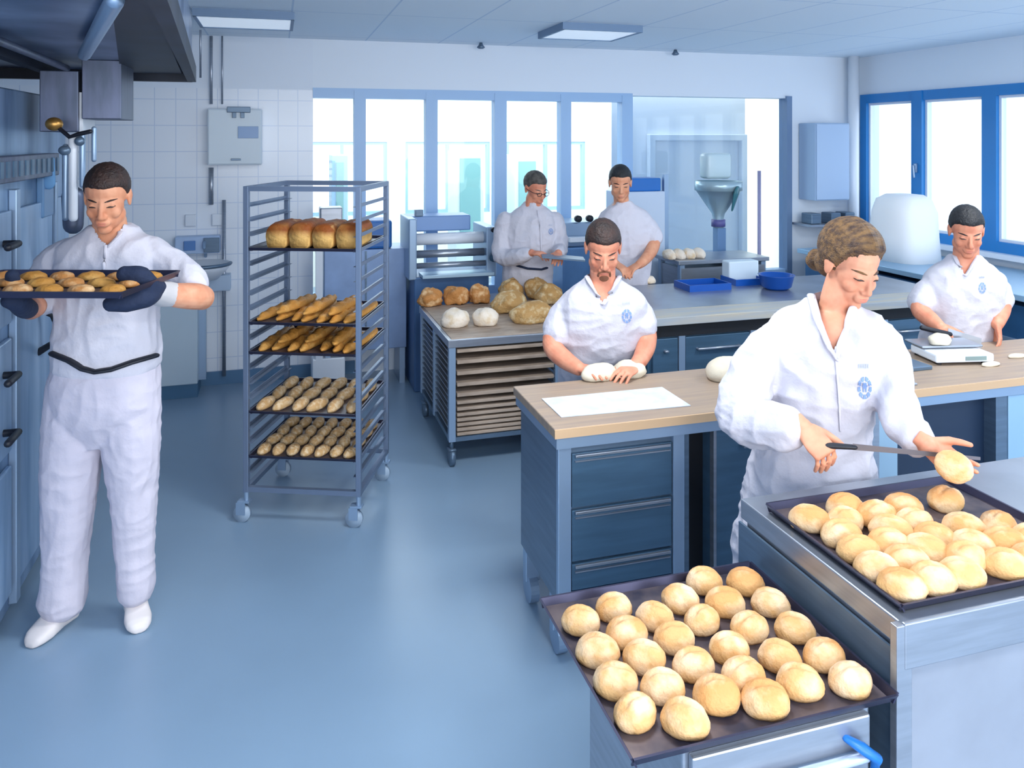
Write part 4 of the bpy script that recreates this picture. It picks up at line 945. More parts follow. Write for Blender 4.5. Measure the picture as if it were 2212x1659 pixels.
class Person:
    def __init__(s, label, base, skin, voxel=.0045, seed=1):
        s.root = thing('person', label, 'person', base); s.skin = skin; s.voxel = voxel; s.seed = seed
        s.body = newbm(); s.cloth = {}
    def bm(s, k):
        if k == 'body': return s.body
        if k not in s.cloth: s.cloth[k] = newbm()
        return s.cloth[k]
    def torso(s, k, secs, grow=0.0, sq=2.4):
        """secs rows: px, py, z, halfwidth, halfdepth, yaw(deg)"""
        out = []
        for (px, py, z, hw, hd, yaw) in cat_rom([tuple(map(float, q)) for q in secs]):
            c = at(px, py, z); a = math.radians(yaw)
            ax = RIGHT * math.cos(a) + FWD * math.sin(a); ay = -RIGHT * math.sin(a) + FWD * math.cos(a)
            out.append((c, ax * (hw + grow), ay * (hd + grow)))
        ring_loft(s.bm(k), out, 36, sq)
    def limb(s, k, pts, radii, asp=1.0, up=UP):
        pts = [at(*p) for p in pts]
        q = cat_rom([tuple(p) + (r,) for p, r in zip(pts, radii)], 4)
        tube(s.bm(k), [Vector(v[:3]) for v in q], [max(v[3], .002) for v in q], 18, asp, True, up)
    def hand(s, wrist, tip, pn, curl=(.4, .5, .4), side=1, sc=1.0, spread=.06, thumb=(.7, .6, .35), k='body'):
        w = at(*wrist); d = (at(*tip) - w).normalized(); n = Vector(pn); n = (n - d * n.dot(d)).normalized(); t = d.cross(n) * side
        B = s.bm(k)
        secs = [(-.03, .024, .019), (0, .026, .018), (.03, .035, .0165), (.06, .041, .0145), (.088, .040, .012), (.097, .034, .008)]
        ring_loft(B, [(w + d * (a * sc), t * (b_ * sc), n * (c * sc)) for a, b_, c in secs], 18)
        for off, L, r in ((.031, .072, .0088), (.0105, .08, .0092), (-.0105, .074, .0088), (-.031, .058, .0078)):
            p = w + d * (.085 * sc) + t * (off * sc); dd = (d + t * (off * spread / .03)).normalized(); pts = [p - dd * .012 * sc, p]
            for f, c in zip((.44, .31, .25), curl):
                dd = (dd * math.cos(c) + n * math.sin(c)).normalized(); p = p + dd * (L * f * sc); pts.append(p)
            tube(B, pts, [r * sc, r * sc, r * .93 * sc, r * .88 * sc, r * .75 * sc], 10)
        dd = (t * thumb[0] + d * thumb[1] + n * thumb[2]).normalized(); p = w + d * (.02 * sc) + t * (.022 * sc)
        p1 = p + dd * .04 * sc; d2 = (dd + d * .5).normalized(); p2 = p1 + d2 * .032 * sc; p3 = p2 + (d2 + d * .3 + n * .1).normalized() * .026 * sc
        tube(B, [p, p1, p2, p3], [.0145 * sc, .0125 * sc, .0105 * sc, .008 * sc], 10)
    def head(s, c, yaw, pitch, roll=0., sc=1.0, hair='hairb', style='short', brow='hairb', female=False, wide=1.0):
        """c = (px,py,z) between the ears; yaw>0 turns to picture right, pitch>0 looks down"""
        yaw += math.degrees(math.atan((HX - c[0]) / FPX)); c = at(*c)
        R = Matrix((-RIGHT, -FWD, UP)).transposed()           # local x, y(face), z
        R = Matrix.Rotation(math.radians(yaw), 3, 'Z') @ R
        # turn the head about its own side axis, then tilt
        R = R @ Matrix.Rotation(-math.radians(pitch), 3, 'X') @ Matrix.Rotation(math.radians(roll), 3, 'Y')
        T = Matrix.Translation(c) @ R.to_4x4() @ Matrix.Diagonal((sc * wide, sc, sc, 1)); s.T = T
        B = s.body
        def E(cc, r, fn=None): ellip(B, cc, r, T, 20, 14, fn)
        E((0, -.018, .036), (.074, .095, .084))
        E((0, .026, -.012), (.062, .062, .075))
        E((0, .030, -.055), (.050 if female else .054, .050, .058))
        E((0, .064, -.094), (.022 if female else .026, .022, .020))
        for sx in (-1, 1):
            E((sx * .036, .014, -.058), (.022 if female else .027, .036, .032))
            E((sx * .035, .056, -.030), (.023, .022, .024))
            E((sx * .0735, -.012, -.006), (.007, .018, .030)); E((sx * .078, -.020, .006), (.005, .012, .022))
            E((sx * .011, .090, -.038), (.008, .009, .008))
            E((sx * .031, .0735, .004), (.0125, .009, .009))
        E((0, .080, -.060), (.027, .016, .020)); E((0, .091, -.0585), (.021, .007, .0048)); E((0, .090, -.0685), (.018, .007, .0055))
        pts = [T @ Vector(p) for p in ((0, .078, .018), (0, .087, .0), (0, .096, -.020), (0, .099, -.033))]
        tube(B, pts, [.007 * sc, .008 * sc, .0095 * sc, .0115 * sc], 10)
        # neck goes with the head
        s.neck_top = T @ Vector((0, -.03, -.05))
        s.face = (T, sc, brow)
        # hair
        b = newbm()
        if style == 'short':
            def fn(p):
                y, z = p.y, p.z + .038
                th = [(.10, .064), (.075, .064), (.05, .052), (.03, .02), (.012, -.004), (-.01, -.006), (-.03, -.02), (-.06, -.05), (-.12, -.06)]
                tz = th[-1][1]
                for (ya, za), (yb, zb) in zip(th[:-1], th[1:]):
                    if ya >= y > yb: tz = za + (zb - za) * (ya - y) / (ya - yb)
                if y > .10: tz = .064
                k = 1 / (1 + math.exp(-(z - tz) / .004)); k = .86 + .14 * k
                nn = 1 + .018 * noise.noise(p * 70) + .012 * noise.noise(p * 180)
                return Vector((p.x * k * nn, p.y * k * nn, p.z * k * nn if p.z > 0 else p.z))
            ellip(b, (0, -.020, .040), (.0785, .100, .0885), T, 90, 64, fn)
        else:
            def fn(p):
                y, z = p.y, p.z + .042
                th = [(.11, .088), (.085, .082), (.066, .060), (.054, .030), (.036, .008), (.010, .004), (-.012, -.02), (-.04, -.06), (-.13, -.075)]
                tz = th[-1][1]
                for (ya, za), (yb, zb) in zip(th[:-1], th[1:]):
                    if ya >= y > yb: tz = za + (zb - za) * (ya - y) / (ya - yb)
                if y > .11: tz = .092
                k = 1 / (1 + math.exp(-(z - tz) / .004)); k = .84 + .16 * k
                ang = math.atan2(p.x, p.z + .12)
                nn = 1 + .035 * noise.noise(Vector((ang * 10, p.y * 7, 1))) + .02 * noise.noise(Vector((ang * 30, p.y * 12, 4)))
                return Vector((p.x * k * nn, p.y * k * nn, p.z * k * nn if p.z > 0 else p.z))
            ellip(b, (0, -.024, .044), (.090, .111, .099), T, 120, 90, fn)
            ellip(b, (0, -.075, -.035), (.058, .05, .05), T, 24, 16); ellip(b, (-.0, -.132, -.062), (.042, .034, .038), T, 24, 16, lambda p: p * (1 + .12 * noise.noise(p * 60)))
        obj('hair', b, M[hair], s.root, True, True)
    def finish(s, amps=None, cut=None, cutk='shirt', mats=None, names=None):
        amps = amps or {}; mats = mats or {}; s.bv = {}
        b = remesh(s.body, s.voxel, 2); b_body = BVHTree.FromBMesh(b); o = obj('body', b, M[s.skin], s.root, True, True); s.bodyo = o
        T, sc, brow = s.face; bw = b_body; D = (T.to_3x3() @ Vector((0, -1, 0))).normalized()
        def F(x, z_, off=.001):
            h = bw.ray_cast(T @ Vector((x, .2, z_)), D); p = h[0] if h[0] is not None else T @ Vector((x, .08, z_)); return p - D * off
        for sx in (-1, 1):
            q = newbm(); tube(q, [F(sx * (.031 + dx), .001 - abs(dx) * .12, 0) for dx in (-.013, -.006, 0, .006, .013)], [.0012 * sc, .0028 * sc, .0034 * sc, .003 * sc, .0014 * sc], 8)
            obj('eye', q, M['eye'], s.root, True, True)
            q = newbm(); tube(q, [F(sx * (.031 + dx), .0225 - abs(dx - .003) * .16, .0014) for dx in (-.017, -.008, 0, .009, .018)], [.0018 * sc, .0038 * sc, .0042 * sc, .0034 * sc, .0014], 8, .8)
            obj('eyebrow', q, M[brow], s.root, True, True)
        q = newbm(); tube(q, [F(x, -.0575 - abs(x) * .05, -.0005) for x in (-.021, -.012, -.004, 0, .004, .012, .021)], [.0008, .0024, .0032, .0028, .0032, .0024, .0008], 8, .7)
        tube(q, [F(x, -.0665 + abs(x) * .12, -.0005) for x in (-.018, -.01, 0, .01, .018)], [.0008, .003, .004, .003, .0008], 8, .7)
        q = remesh(q, .0016, 2); obj('lips', q, M['lips'], s.root, True, True)
        for k, bm_ in s.cloth.items():
            b = remesh(bm_, .006 if s.voxel < .0042 else .007, 3)
            folds(b, amps.get(k, .006), 'v' if k in ('shirt', 'coat', 'trousers') else 'h', s.seed)
            if cut and k == cutk:
                cx = at(cut[0][0], cut[0][1], 1); dl = []
                for v in b.verts:
                    x, y, d = pr(v.co)
                    if in_poly(x, y, cut) and v.normal.dot(FWD) < .35: dl.append(v)
                bmesh.ops.delete(b, geom=dl, context='VERTS')
            s.bv[k] = BVHTree.FromBMesh(b)
            obj(k, b, M[mats.get(k, 'cloth')], s.root, True, True)
    def hit(s, px, py, ks, off=.003):
        o = Vector((0, 0, EYE)); d = (at(px, py, 1) - o).normalized(); best = None
        for k in ks:
            h = s.bv[k].ray_cast(o, d)
            if h[0] is not None and (best is None or h[3] < best[1]): best = (h[0], h[3])
        return None if best is None else best[0] - d * off
    def strap(s, name, pxs, r, m, ks, asp=.5, off=.004, sub=4, parent=None):
        pts = []
        for (a, b_) in zip(pxs[:-1], pxs[1:]):
            for k in range(sub):
                t = k / sub; h = s.hit(a[0] + (b_[0] - a[0]) * t, a[1] + (b_[1] - a[1]) * t, ks, off)
                if h is not None: pts.append(h)
        h = s.hit(pxs[-1][0], pxs[-1][1], ks, off)
        if h is not None: pts.append(h)
        if len(pts) < 2: return
        b = newbm(); tube(b, pts, r, 10, asp, True, UP); return obj(name, b, M[m], s.root, True, True)
    def patch(s, name, px0, py0, px1, py1, nx, ny, inside, m, ks, off=.003):
        b = newbm(); g = {}
        def V(i, j):
            if (i, j) not in g:
                h = s.hit(px0 + (px1 - px0) * i / nx, py0 + (py1 - py0) * j / ny, ks, off); g[(i, j)] = b.verts.new(h) if h is not None else None
            return g[(i, j)]
        for i in range(nx):
            for j in range(ny):
                if inside((i + .5) / nx * 2 - 1, (j + .5) / ny * 2 - 1):
                    vs = [V(i, j), V(i + 1, j), V(i + 1, j + 1), V(i, j + 1)]
                    if all(vs): b.faces.new(vs)
        if len(b.faces) == 0: b.free(); return
        o = obj(name, b, M[m], s.root, False, True); return o
    def emblem(s, px, py, w, h, ks):
        def ring(u, v):
            r = math.hypot(u, v); a = math.atan2(v, u)
            return (.62 < r < 1.0 and math.sin(a * 9) > -.75) or (abs(u) < .28 and abs(v + .05) < .45 and not (abs(u) < .12 and v > .1)) or (abs(v + .15) < .1 and abs(u) < .4)
        s.patch('emblem', px - w, py - h, px + w, py + h, 22, 26, ring, 'logo', ks)
        s.patch('emblem_line', px - w * .9, py - h * 2.15, px + w * .7, py - h * 1.75, 24, 3, lambda u, v: math.sin(u * 19) > -.45 and u < .8, 'logog', ks)

# ---- man on the left holding the tray
Pm = Person('dark-haired person in white shirt and trousers holding a tray with a dark oven mitt', (-.68, 3.42, 0), 'skin', .004, 3)
z = 3.06
Pm.torso('body', [(232, 860, z, .155, .11, 0), (232, 780, z, .15, .10, 0), (234, 690, z, .15, .10, 0), (238, 600, z, .165, .11, 0), (240, 545, z, .16, .10, 0), (240, 512, z, .10, .075, 0), (238, 492, z - .02, .062, .062, 0), (236, 470, z - .04, .056, .06, 0)])
Pm.torso('shirt', [(231, 800, z, .185, .135, 0), (231, 785, z, .197, .145, 0), (232, 740, z, .198, .145, 0), (235, 660, z, .192, .135, 0), (240, 590, z, .205, .135, 0), (240, 545, z, .208, .125, 0), (241, 520, z, .175, .105, 0), (240, 500, z, .115, .085, 0), (239, 484, z - .01, .072, .07, 0)])
# arms
Pm.limb('body', [(150, 560, z), (98, 615, z - .02), (72, 662, z - .12), (58, 662, z - .3)], [.04, .046, .045, .033])
Pm.limb('body', [(328, 562, z), (398, 608, z - .02), (436, 644, z - .08)], [.04, .046, .045])
Pm.limb('body', [(436, 642, z - .08), (420, 640, z - .14), (385, 638, z - .2), (345, 632, z - .28), (320, 628, z - .34)], [.046, .049, .045, .036, .03])
Pm.limb('shirt', [(150, 548, z), (112, 580, z - .01), (92, 640, z - .05)], [.066, .072, .074])
Pm.limb('shirt', [(330, 548, z), (370, 578, z - .01), (408, 616, z - .05)], [.066, .072, .075])
# trousers and shoes
Pm.torso('trousers', [(216, 958, z, .045, .07, 0), (221, 925, z, .13, .105, 0), (226, 880, z, .20, .138, 0), (228, 820, z, .20, .145, 0), (230, 782, z, .19, .135, 0)])
Pm.limb('trousers', [(172, 830, z), (156, 960, z), (148, 1100, z), (140, 1220, z), (134, 1292, z)], [.115, .112, .095, .085, .088])
Pm.limb('trousers', [(278, 830, z), (284, 960, z + .01), (288, 1100, z + .03), (292, 1200, z + .04), (294, 1268, z + .05)], [.115, .108, .084, .072, .072])
Pm.limb('body', [(165, 900, z), (148, 1100, z), (134, 1300, z)], [.07, .06, .045])
Pm.limb('body', [(284, 900, z), (288, 1100, z + .03), (294, 1280, z + .05)], [.07, .06, .045])
sh = newbm()
def shoe(bm, heel, toe, w=.048, hh=.075):
    hp, tp = at(*heel), at(*toe); hp.z = tp.z = 0; d = (tp - hp); L = d.length; d.normalize(); sd_ = Vector((-d.y, d.x, 0))
    secs = []
    for t, ww, h in ((0, .5, .6), (.04, .8, .85), (.2, .85, 1.3), (.36, .82, 1.25), (.5, .9, .95), (.68, 1.0, .72), (.85, .9, .58), (.95, .66, .44), (1.0, .34, .24)):
        secs.append((hp + d * (L * t) + UP * (hh * h / 2), sd_ * (w * ww), UP * (hh * h / 2)))
    ring_loft(bm, secs, 20, 2.6)
def add_shoe(P, heel, toe, **k):
    b = newbm(); shoe(b, heel, toe, **k); b = remesh(b, .005, 2); obj('shoe', b, M['shoe'], P.root, True, True)
    
add_shoe(Pm, (158, 1322, 3.13), (62, 1374, 2.93), w=.052, hh=.085)
add_shoe(Pm, (290, 1300, 3.17), (302, 1342, 3.02), w=.05, hh=.085)
Pm.head((231, 428, z - .07), -14, 20, 0, 1.03, 'hairb', 'short', 'hairb')
Pm.limb('body', [(237, 520, z), (235, 480, z - .02), (231, 440, z - .05)], [.06, .057, .06])
Pm.finish({'shirt': .012, 'trousers': .010}, cut=[(205, 480), (268, 480), (252, 508), (232, 528), (222, 520), (208, 500)], mats={'trousers': 'clothp'})
Pm.strap('belt', [(116, 764), (150, 778), (178, 796), (205, 803), (240, 798), (285, 782), (334, 768)], .019, 'black', ['shirt', 'trousers'], .5)
Pm.strap('collar', [(206, 482), (214, 505), (230, 528)], .011, 'cloth', ['shirt', ], .45)
Pm.strap('collar', [(268, 480), (258, 508), (236, 530)], .011, 'cloth', ['shirt', ], .45)
Pm.strap('placket', [(228, 532), (224, 580)], .006, 'cloth', ['shirt'], .4)
# mitts
b = newbm()
def limbw(bm, pts, radii, asp=1.0, up=UP):
    q = cat_rom([tuple(at(*p)) + (r,) for p, r in zip(pts, radii)], 4); tube(bm, [Vector(v[:3]) for v in q], [v[3] for v in q], 16, asp, True, up)
limbw(b, [(336, 622, z - .33), (318, 622, z - .38), (302, 600, z - .42), (270, 592, z - .44)], [.036, .045, .04, .026])
limbw(b, [(330, 630, z - .34), (312, 640, z - .40), (280, 652, z - .44), (240, 658, z - .46)], [.036, .042, .034, .026])
b = remesh(b, .005, 3); folds(b, .005, 'h', 5); obj('oven_mitt', b, M['mitt'], Pm.root, True, True)
b = newbm(); limbw(b, [(372, 636, z - .22), (352, 634, z - .26), (334, 628, z - .32)], [.044, .047, .045]); b = remesh(b, .005, 2); obj('mitt_cuff', b, mat('mitt_cuff_grey', (196, 192, 192), .85), Pm.root, True, True)
b = newbm(); limbw(b, [(60, 668, z - .30), (52, 664, z - .36), (40, 655, z - .42), (18, 650, z - .45)], [.034, .036, .034, .024]); limbw(b, [(46, 656, z - .36), (32, 622, z - .42), (26, 596, z - .44)], [.028, .024, .022])
b = remesh(b, .005, 3); obj('oven_mitt', b, M['mitt'], Pm.root, True, True)
# tray in his hands, with flat pastries
tc = at(125, 618, 2.64); th = 1.405
t = make_tray(.64, .40, rim=.022, label='dark tray of browned flat pastries held by the man with the oven mitt')
t.location = (tc.x, tc.y, th); t.rotation_euler.z = -YAW - .02
tm = root_matrix(t)
pm_ = []
for s_ in range(2):
    b = newbm(); ellip(b, (0, 0, .008), (.045, .038, .020), None, 24, 12, lambda p: Vector((p.x, p.y, max(p.z, -.006) * (1 + .2 * noise.noise(p * 60 + Vector((s_ * 3, 0, 0)))))))
    pm_.append(tomesh('flat_pastry', b, M['baguette'] if s_ else M['brown'], True))
for r in range(3):
    for c in range(6):
        place(pm_[(r + c) % 2], 'flat_pastry', tm @ Vector((-.255 + .102 * c, -.13 + .12 * r, .004)), random.random() * 3, 'flat pastry on the held tray, %s row from the front, %s from the left' % (ORD[r], ORD[c]), 'pastry', 'flat pastries on the held tray')

# ---- woman in the white coat
z = 2.62
Pw = Person('woman-like figure', (0, 0, 0), 'skinw', .0038, 8)
Pw.root.location = (at(1750, 1400, z).x, at(1750, 1400, z).y, 0)
Pw.root['label'] = 'person with tied-up light brown hair in a white coat slicing a roll over the tray'
W = -14
Pw.torso('body', [(1740, 1120, z, .12, .10, W), (1748, 1000, z, .14, .11, W), (1760, 900, z - .01, .115, .09, W), (1775, 800, z - .03, .135, .105, W), (1788, 735, z - .035, .145, .10, W), (1797, 692, z - .035, .115, .082, W), (1800, 668, z - .03, .055, .06, W)])
Pw.torso('coat', [(1742, 1168, z, .215, .16, W), (1745, 1100, z, .212, .16, W), (1750, 1010, z, .195, .15, W), (1757, 930, z - .01, .172, .135, W), (1768, 850, z - .02, .178, .14, W), (1780, 775, z - .03, .19, .14, W), (1790, 715, z - .03, .195, .12, W), (1795, 680, z - .03, .15, .095, W), (1797, 655, z - .03, .085, .075, W), (1800, 640, z - .03, .062, .065, W)])
Pw.limb('coat', [(1700, 1120, z - .02), (1660, 1180, z + .0), (1640, 1240, z), (1630, 1290, z)], [.13, .12, .09, .08])
Pw.limb('body', [(1700, 1100, z), (1690, 1300, z), (1690, 1500, z)], [.07, .055, .04])
Pw.limb('body', [(1800, 1100, z), (1800, 1300, z), (1800, 1500, z)], [.07, .055, .04])
Pw.limb('trousers', [(1690, 1130, z), (1670, 1250, z), (1668, 1380, z), (1670, 1490, z)], [.095, .085, .075, .075])
Pw.limb('trousers', [(1800, 1130, z), (1805, 1250, z), (1805, 1380, z), (1805, 1490, z)], [.095, .085, .075, .075])
# her right arm (left in the picture), holding the knife
Pw.limb('body', [(1705, 740, z - .01), (1632, 805, z - .03), (1612, 888, z - .10), (1690, 912, z - .22), (1733, 921, z - .262)], [.036, .042, .04, .034, .027])
Pw.limb('coat', [(1700, 722, z - .01), (1652, 765, z - .02), (1618, 830, z - .05), (1600, 890, z - .10), (1632, 918, z - .15), (1690, 925, z - .23)], [.066, .074, .080, .080, .074, .066])
# her left arm (right in the picture), holding the roll
Pw.limb('body', [(1893, 735, z - .05), (1916, 800, z - .10), (1948, 880, z - .18), (1992, 950, z - .33), (2008, 968, z - .37)], [.036, .042, .04, .03, .026])
Pw.limb('coat', [(1878, 712, z - .05), (1908, 760, z - .07), (1925, 830, z - .12), (1940, 890, z - .20), (1978, 948, z - .32)], [.070, .072, .068, .063, .050])
# neck
Pw.limb('body', [(1800, 700, z - .03), (1806, 650, z - .04), (1822, 600, z - .05)], [.055, .050, .052])
Pw.head((1838, 574, z - .06), 40, 24, -4, 1.06, 'hairw', 'long', 'hairw', True, .96)
kz = z - .30
Pw.hand((1733, 921, z - .262), (1784, 979, z - .325), tuple(-UP * .6 + FWD * .5), (1.0, 1.35, 1.0), 1, 1.05, .0, (.8, .75, .35))
Pw.hand((1998, 956, z - .36), (2062, 1004, z - .40), tuple(-FWD * .9 + UP * .25), (.45, .5, .4), -1, .92, .02, (.75, .75, .35))
Pw.finish({'coat': .019, 'trousers': .008}, cut=[(1757, 625), (1772, 680), (1800, 752), (1816, 735), (1832, 680), (1850, 625)], cutk='coat', mats={'coat': 'cloth', 'trousers': 'clothp'})
Pw.strap('collar', [(1752, 638), (1766, 690), (1792, 752), (1806, 772)], .014, 'cloth', ['coat'], .5)
Pw.strap('collar', [(1842, 668), (1832, 700), (1818, 742), (1808, 770)], .014, 'cloth', ['coat'], .5)
Pw.strap('placket', [(1806, 776), (1812, 850), (1816, 930)], .004, 'cloth', ['coat'], .5)
Pw.emblem(1868, 838, 15, 24, ['coat'])
# knife
t = thing('bread_knife', 'long thin bread knife with a dark handle held by the woman', 'knife', tuple(at(1820, 955, z - .34)))
b = newbm(); tube(b, [at(1748, 962, z - .30), at(1800, 963, z - .318), at(1845, 966, z - .338)], [.010, .012, .010], 12, .7); obj('handle', b, M['black'], t, True, True)
b = newbm(); a, c = at(1842, 965, z - .338), at(2118, 990, z - .44); up_ = UP * .009; n_ = (c - a).cross(up_).normalized() * .001
vs = [b.verts.new(q) for q in (a - up_ - n_, c - n_ * .3 - up_ * .6, c + up_ * .4 - n_ * .3, a + up_ - n_, a - up_ + n_, c + n_ * .3 - up_ * .6, c + up_ * .4 + n_ * .3, a + up_ + n_)]
for f in ((0, 1, 2, 3), (7, 6, 5, 4), (0, 4, 5, 1), (1, 5, 6, 2), (2, 6, 7, 3), (3, 7, 4, 0)): b.faces.new([vs[i] for i in f])
obj('blade', b, mat('blade_steel', (120, 122, 134), .3, .7), t, False, True)
q = at(2052, 990, z - .455); o = put_roll((q.x, q.y, q.z - .028), .2, 'golden roll held in the woman\'s hand under the knife', None, 0, 1.0); o.rotation_euler = (.9, .25, -.3)

# ---- man kneading at the island, goatee
z = 3.62
Pc = Person('bearded person in a white short-sleeved shirt kneading dough at the wood table', (0, 0, 0), 'skinr', .004, 21)
q = at(1300, 1100, z + .1); Pc.root.location = (q.x, q.y, 0)
Pc.torso('body', [(1290, 1000, z + .12, .14, .10, 0), (1292, 850, z + .1, .15, .10, 0), (1296, 740, z + .05, .15, .10, 0), (1302, 660, z, .165, .11, 0), (1304, 625, z - .02, .12, .085, 0), (1303, 605, z - .04, .062, .065, 0), (1302, 585, z - .06, .056, .06, 0)])
Pc.torso('shirt', [(1290, 880, z + .12, .20, .14, 0), (1290, 820, z + .1, .185, .14, 0), (1296, 760, z + .06, .195, .15, 0), (1300, 700, z + .02, .21, .145, 0), (1302, 655, z, .205, .125, 0), (1303, 630, z - .01, .165, .10, 0), (1303, 610, z - .03, .10, .08, 0), (1303, 596, z - .04, .07, .068, 0)])
Pc.limb('trousers', [(1255, 850, z + .12), (1250, 1000, z + .13), (1250, 1170, z + .15)], [.10, .09, .08]); Pc.limb('trousers', [(1330, 850, z + .12), (1335, 1000, z + .13), (1335, 1170, z + .15)], [.10, .09, .08])
Pc.limb('body', [(1255, 850, z + .12), (1250, 1170, z + .15)], [.06, .04]); Pc.limb('body', [(1330, 850, z + .12), (1335, 1170, z + .15)], [.06, .04])
add_shoe(Pc, (1250, 1200, z + .22), (1246, 1200, z - .03)); add_shoe(Pc, (1335, 1200, z + .22), (1341, 1200, z - .03))
Pc.limb('body', [(1236, 672, z), (1200, 715, z - .02), (1195, 750, z - .06), (1222, 778, z - .13), (1250, 796, z - .2)], [.04, .047, .046, .041, .031])
Pc.limb('body', [(1366, 668, z), (1394, 710, z - .02), (1396, 745, z - .06), (1384, 775, z - .14), (1372, 790, z - .20)], [.038, .045, .044, .036, .030])
Pc.limb('shirt', [(1234, 660, z), (1213, 690, z), (1204, 718, z - .02)], [.064, .068, .075]); Pc.limb('shirt', [(1368, 658, z), (1382, 680, z), (1387, 702, z - .02)], [.060, .064, .070])
Pc.hand((1248, 795, z - .19), (1290, 800, z - .27), tuple(-UP * 1.0 + RIGHT * .2), (.25, .4, .3), 1, .95, .1, (.6, .7, .3))
Pc.hand((1374, 789, z - .20), (1352, 803, z - .26), tuple(-UP + FWD * .1 - RIGHT * .2), (.25, .4, .3), -1, .95, .1, (.6, .7, .3))
Pc.head((1303, 538, z - .07), 6, 26, 0, 1.03, 'hairg' if False else 'hairb', 'short', 'hairb')
Pc.limb('body', [(1303, 630, z), (1302, 600, z - .03), (1302, 565, z - .06)], [.062, .058, .058])
b = newbm(); T = Pc.T
ellip(b, (0, .078, -.096), (.025, .016, .022), T); tube(b, [T @ Vector(p) for p in ((-.026, .080, -.085), (-.024, .090, -.060), (0, .1005, -.0485), (.024, .090, -.060), (.026, .080, -.085))], [.006, .005, .005, .005, .006], 8)
b = remesh(b, .003, 1); obj('goatee', b, M['beard'], Pc.root, True, True)
Pc.finish({'shirt': .012, 'trousers': .006}, cut=[(1268, 590), (1285, 620), (1303, 655), (1322, 620), (1338, 590)], mats={'trousers': 'clothp'})
Pc.strap('collar', [(1268, 598), (1283, 625), (1302, 656)], .012, 'cloth', ['shirt'], .45); Pc.strap('collar', [(1338, 598), (1323, 625), (1304, 656)], .012, 'cloth', ['shirt'], .45)
Pc.emblem(1354, 683, 11, 15, ['shirt'])

# ---- man at the right by the window
z = 4.1
Pd = Person('black-haired person in a white short-sleeved shirt weighing dough near the blue windows', (0, 0, 0), 'skinr', .0048, 33)
q = at(2085, 1000, z); Pd.root.location = (q.x, q.y, 0)
Pd.torso('body', [(2075, 850, z + .05, .14, .10, 0), (2078, 740, z + .03, .15, .10, 0), (2080, 650, z, .155, .105, 0), (2082, 600, z, .15, .1, 0), (2084, 575, z - .02, .10, .075, 0), (2086, 555, z - .03, .06, .062, 0), (2087, 535, z - .04, .056, .06, 0)])
Pd.torso('shirt', [(2068, 800, z + .06, .19, .13, 0), (2070, 745, z + .04, .19, .14, 0), (2075, 690, z + .02, .185, .14, 0), (2080, 635, z, .20, .135, 0), (2082, 600, z, .205, .12, 0), (2083, 580, z - .01, .165, .10, 0), (2085, 562, z - .02, .10, .08, 0), (2086, 550, z - .03, .068, .066, 0)])
for dx in (-35, 40):
    Pd.limb('trousers', [(2075 + dx, 780, z + .06), (2075 + dx, 900, z + .06), (2075 + dx, 1060, z + .08)], [.10, .09, .08]); Pd.limb('body', [(2075 + dx, 780, z + .06), (2075 + dx, 1060, z + .08)], [.06, .04])
    add_shoe(Pd, (2075 + dx, 1090, z + .14), (2075 + dx * 1.1, 1090, z - .12))
Pd.limb('body', [(2020, 624, z), (1991, 650, z - .02), (1990, 672, z - .05), (2012, 692, z - .12), (2030, 706, z - .18)], [.036, .046, .046, .040, .030])
Pd.limb('body', [(2140, 620, z), (2163, 642, z - .02), (2164, 668, z - .05), (2158, 690, z - .10), (2154, 700, z - .12)], [.036, .043, .042, .034, .030])
Pd.limb('shirt', [(2018, 614, z), (2002, 634, z), (1994, 652, z - .01)], [.062, .066, .073]); Pd.limb('shirt', [(2142, 610, z), (2155, 628, z), (2160, 646, z - .01)], [.060, .064, .070])
Pd.hand((2028, 704, z - .17), (2055, 722, z - .24), tuple(-UP + RIGHT * .3), (.6, .8, .6), 1, .95, .04)
Pd.hand((2154, 698, z - .12), (2160, 735, z - .16), tuple(-RIGHT * .7 + FWD * .5), (.2, .3, .2), 1, .95, .05)
Pd.head((2088, 500, z - .07), 12, 22, 0, 1.03, 'hairk', 'short', 'hairk')
Pd.limb('body', [(2084, 585, z), (2086, 560, z - .02), (2088, 530, z - .05)], [.06, .056, .056])
Pd.finish({'shirt': .012, 'trousers': .006}, cut=[(2060, 545), (2072, 566), (2085, 592), (2100, 566), (2114, 545)], mats={'trousers': 'clothp'})
Pd.strap('collar', [(2060, 550), (2070, 570), (2085, 594)], .011, 'cloth', ['shirt'], .45); Pd.strap('collar', [(2114, 550), (2102, 570), (2087, 594)], .011, 'cloth', ['shirt'], .45)
Pd.emblem(2122, 622, 8, 12, ['shirt'])
t = thing('dough_scraper', 'dark handled scraper held by the black-haired man at the right', 'tool', tuple(at(2020, 714, z - .25)))
b = newbm(); tube(b, [at(1992, 708, z - .25), at(2052, 722, z - .25)], .012, 10); obj('handle', b, M['black'], t, True, True)
b = newbm(); a, c = at(2048, 720, z - .25), at(2120, 742, z - .28); box(b, -.5, .5, -.5, .5, -.5, .5)
dx_ = (c - a); 
for v in b.verts:
    v.co = a + dx_ * (v.co.x + .5) + UP * (v.co.z * .05) + FWD * (v.co.y * .002)
obj('blade', b, M['steel'], t, False, True)

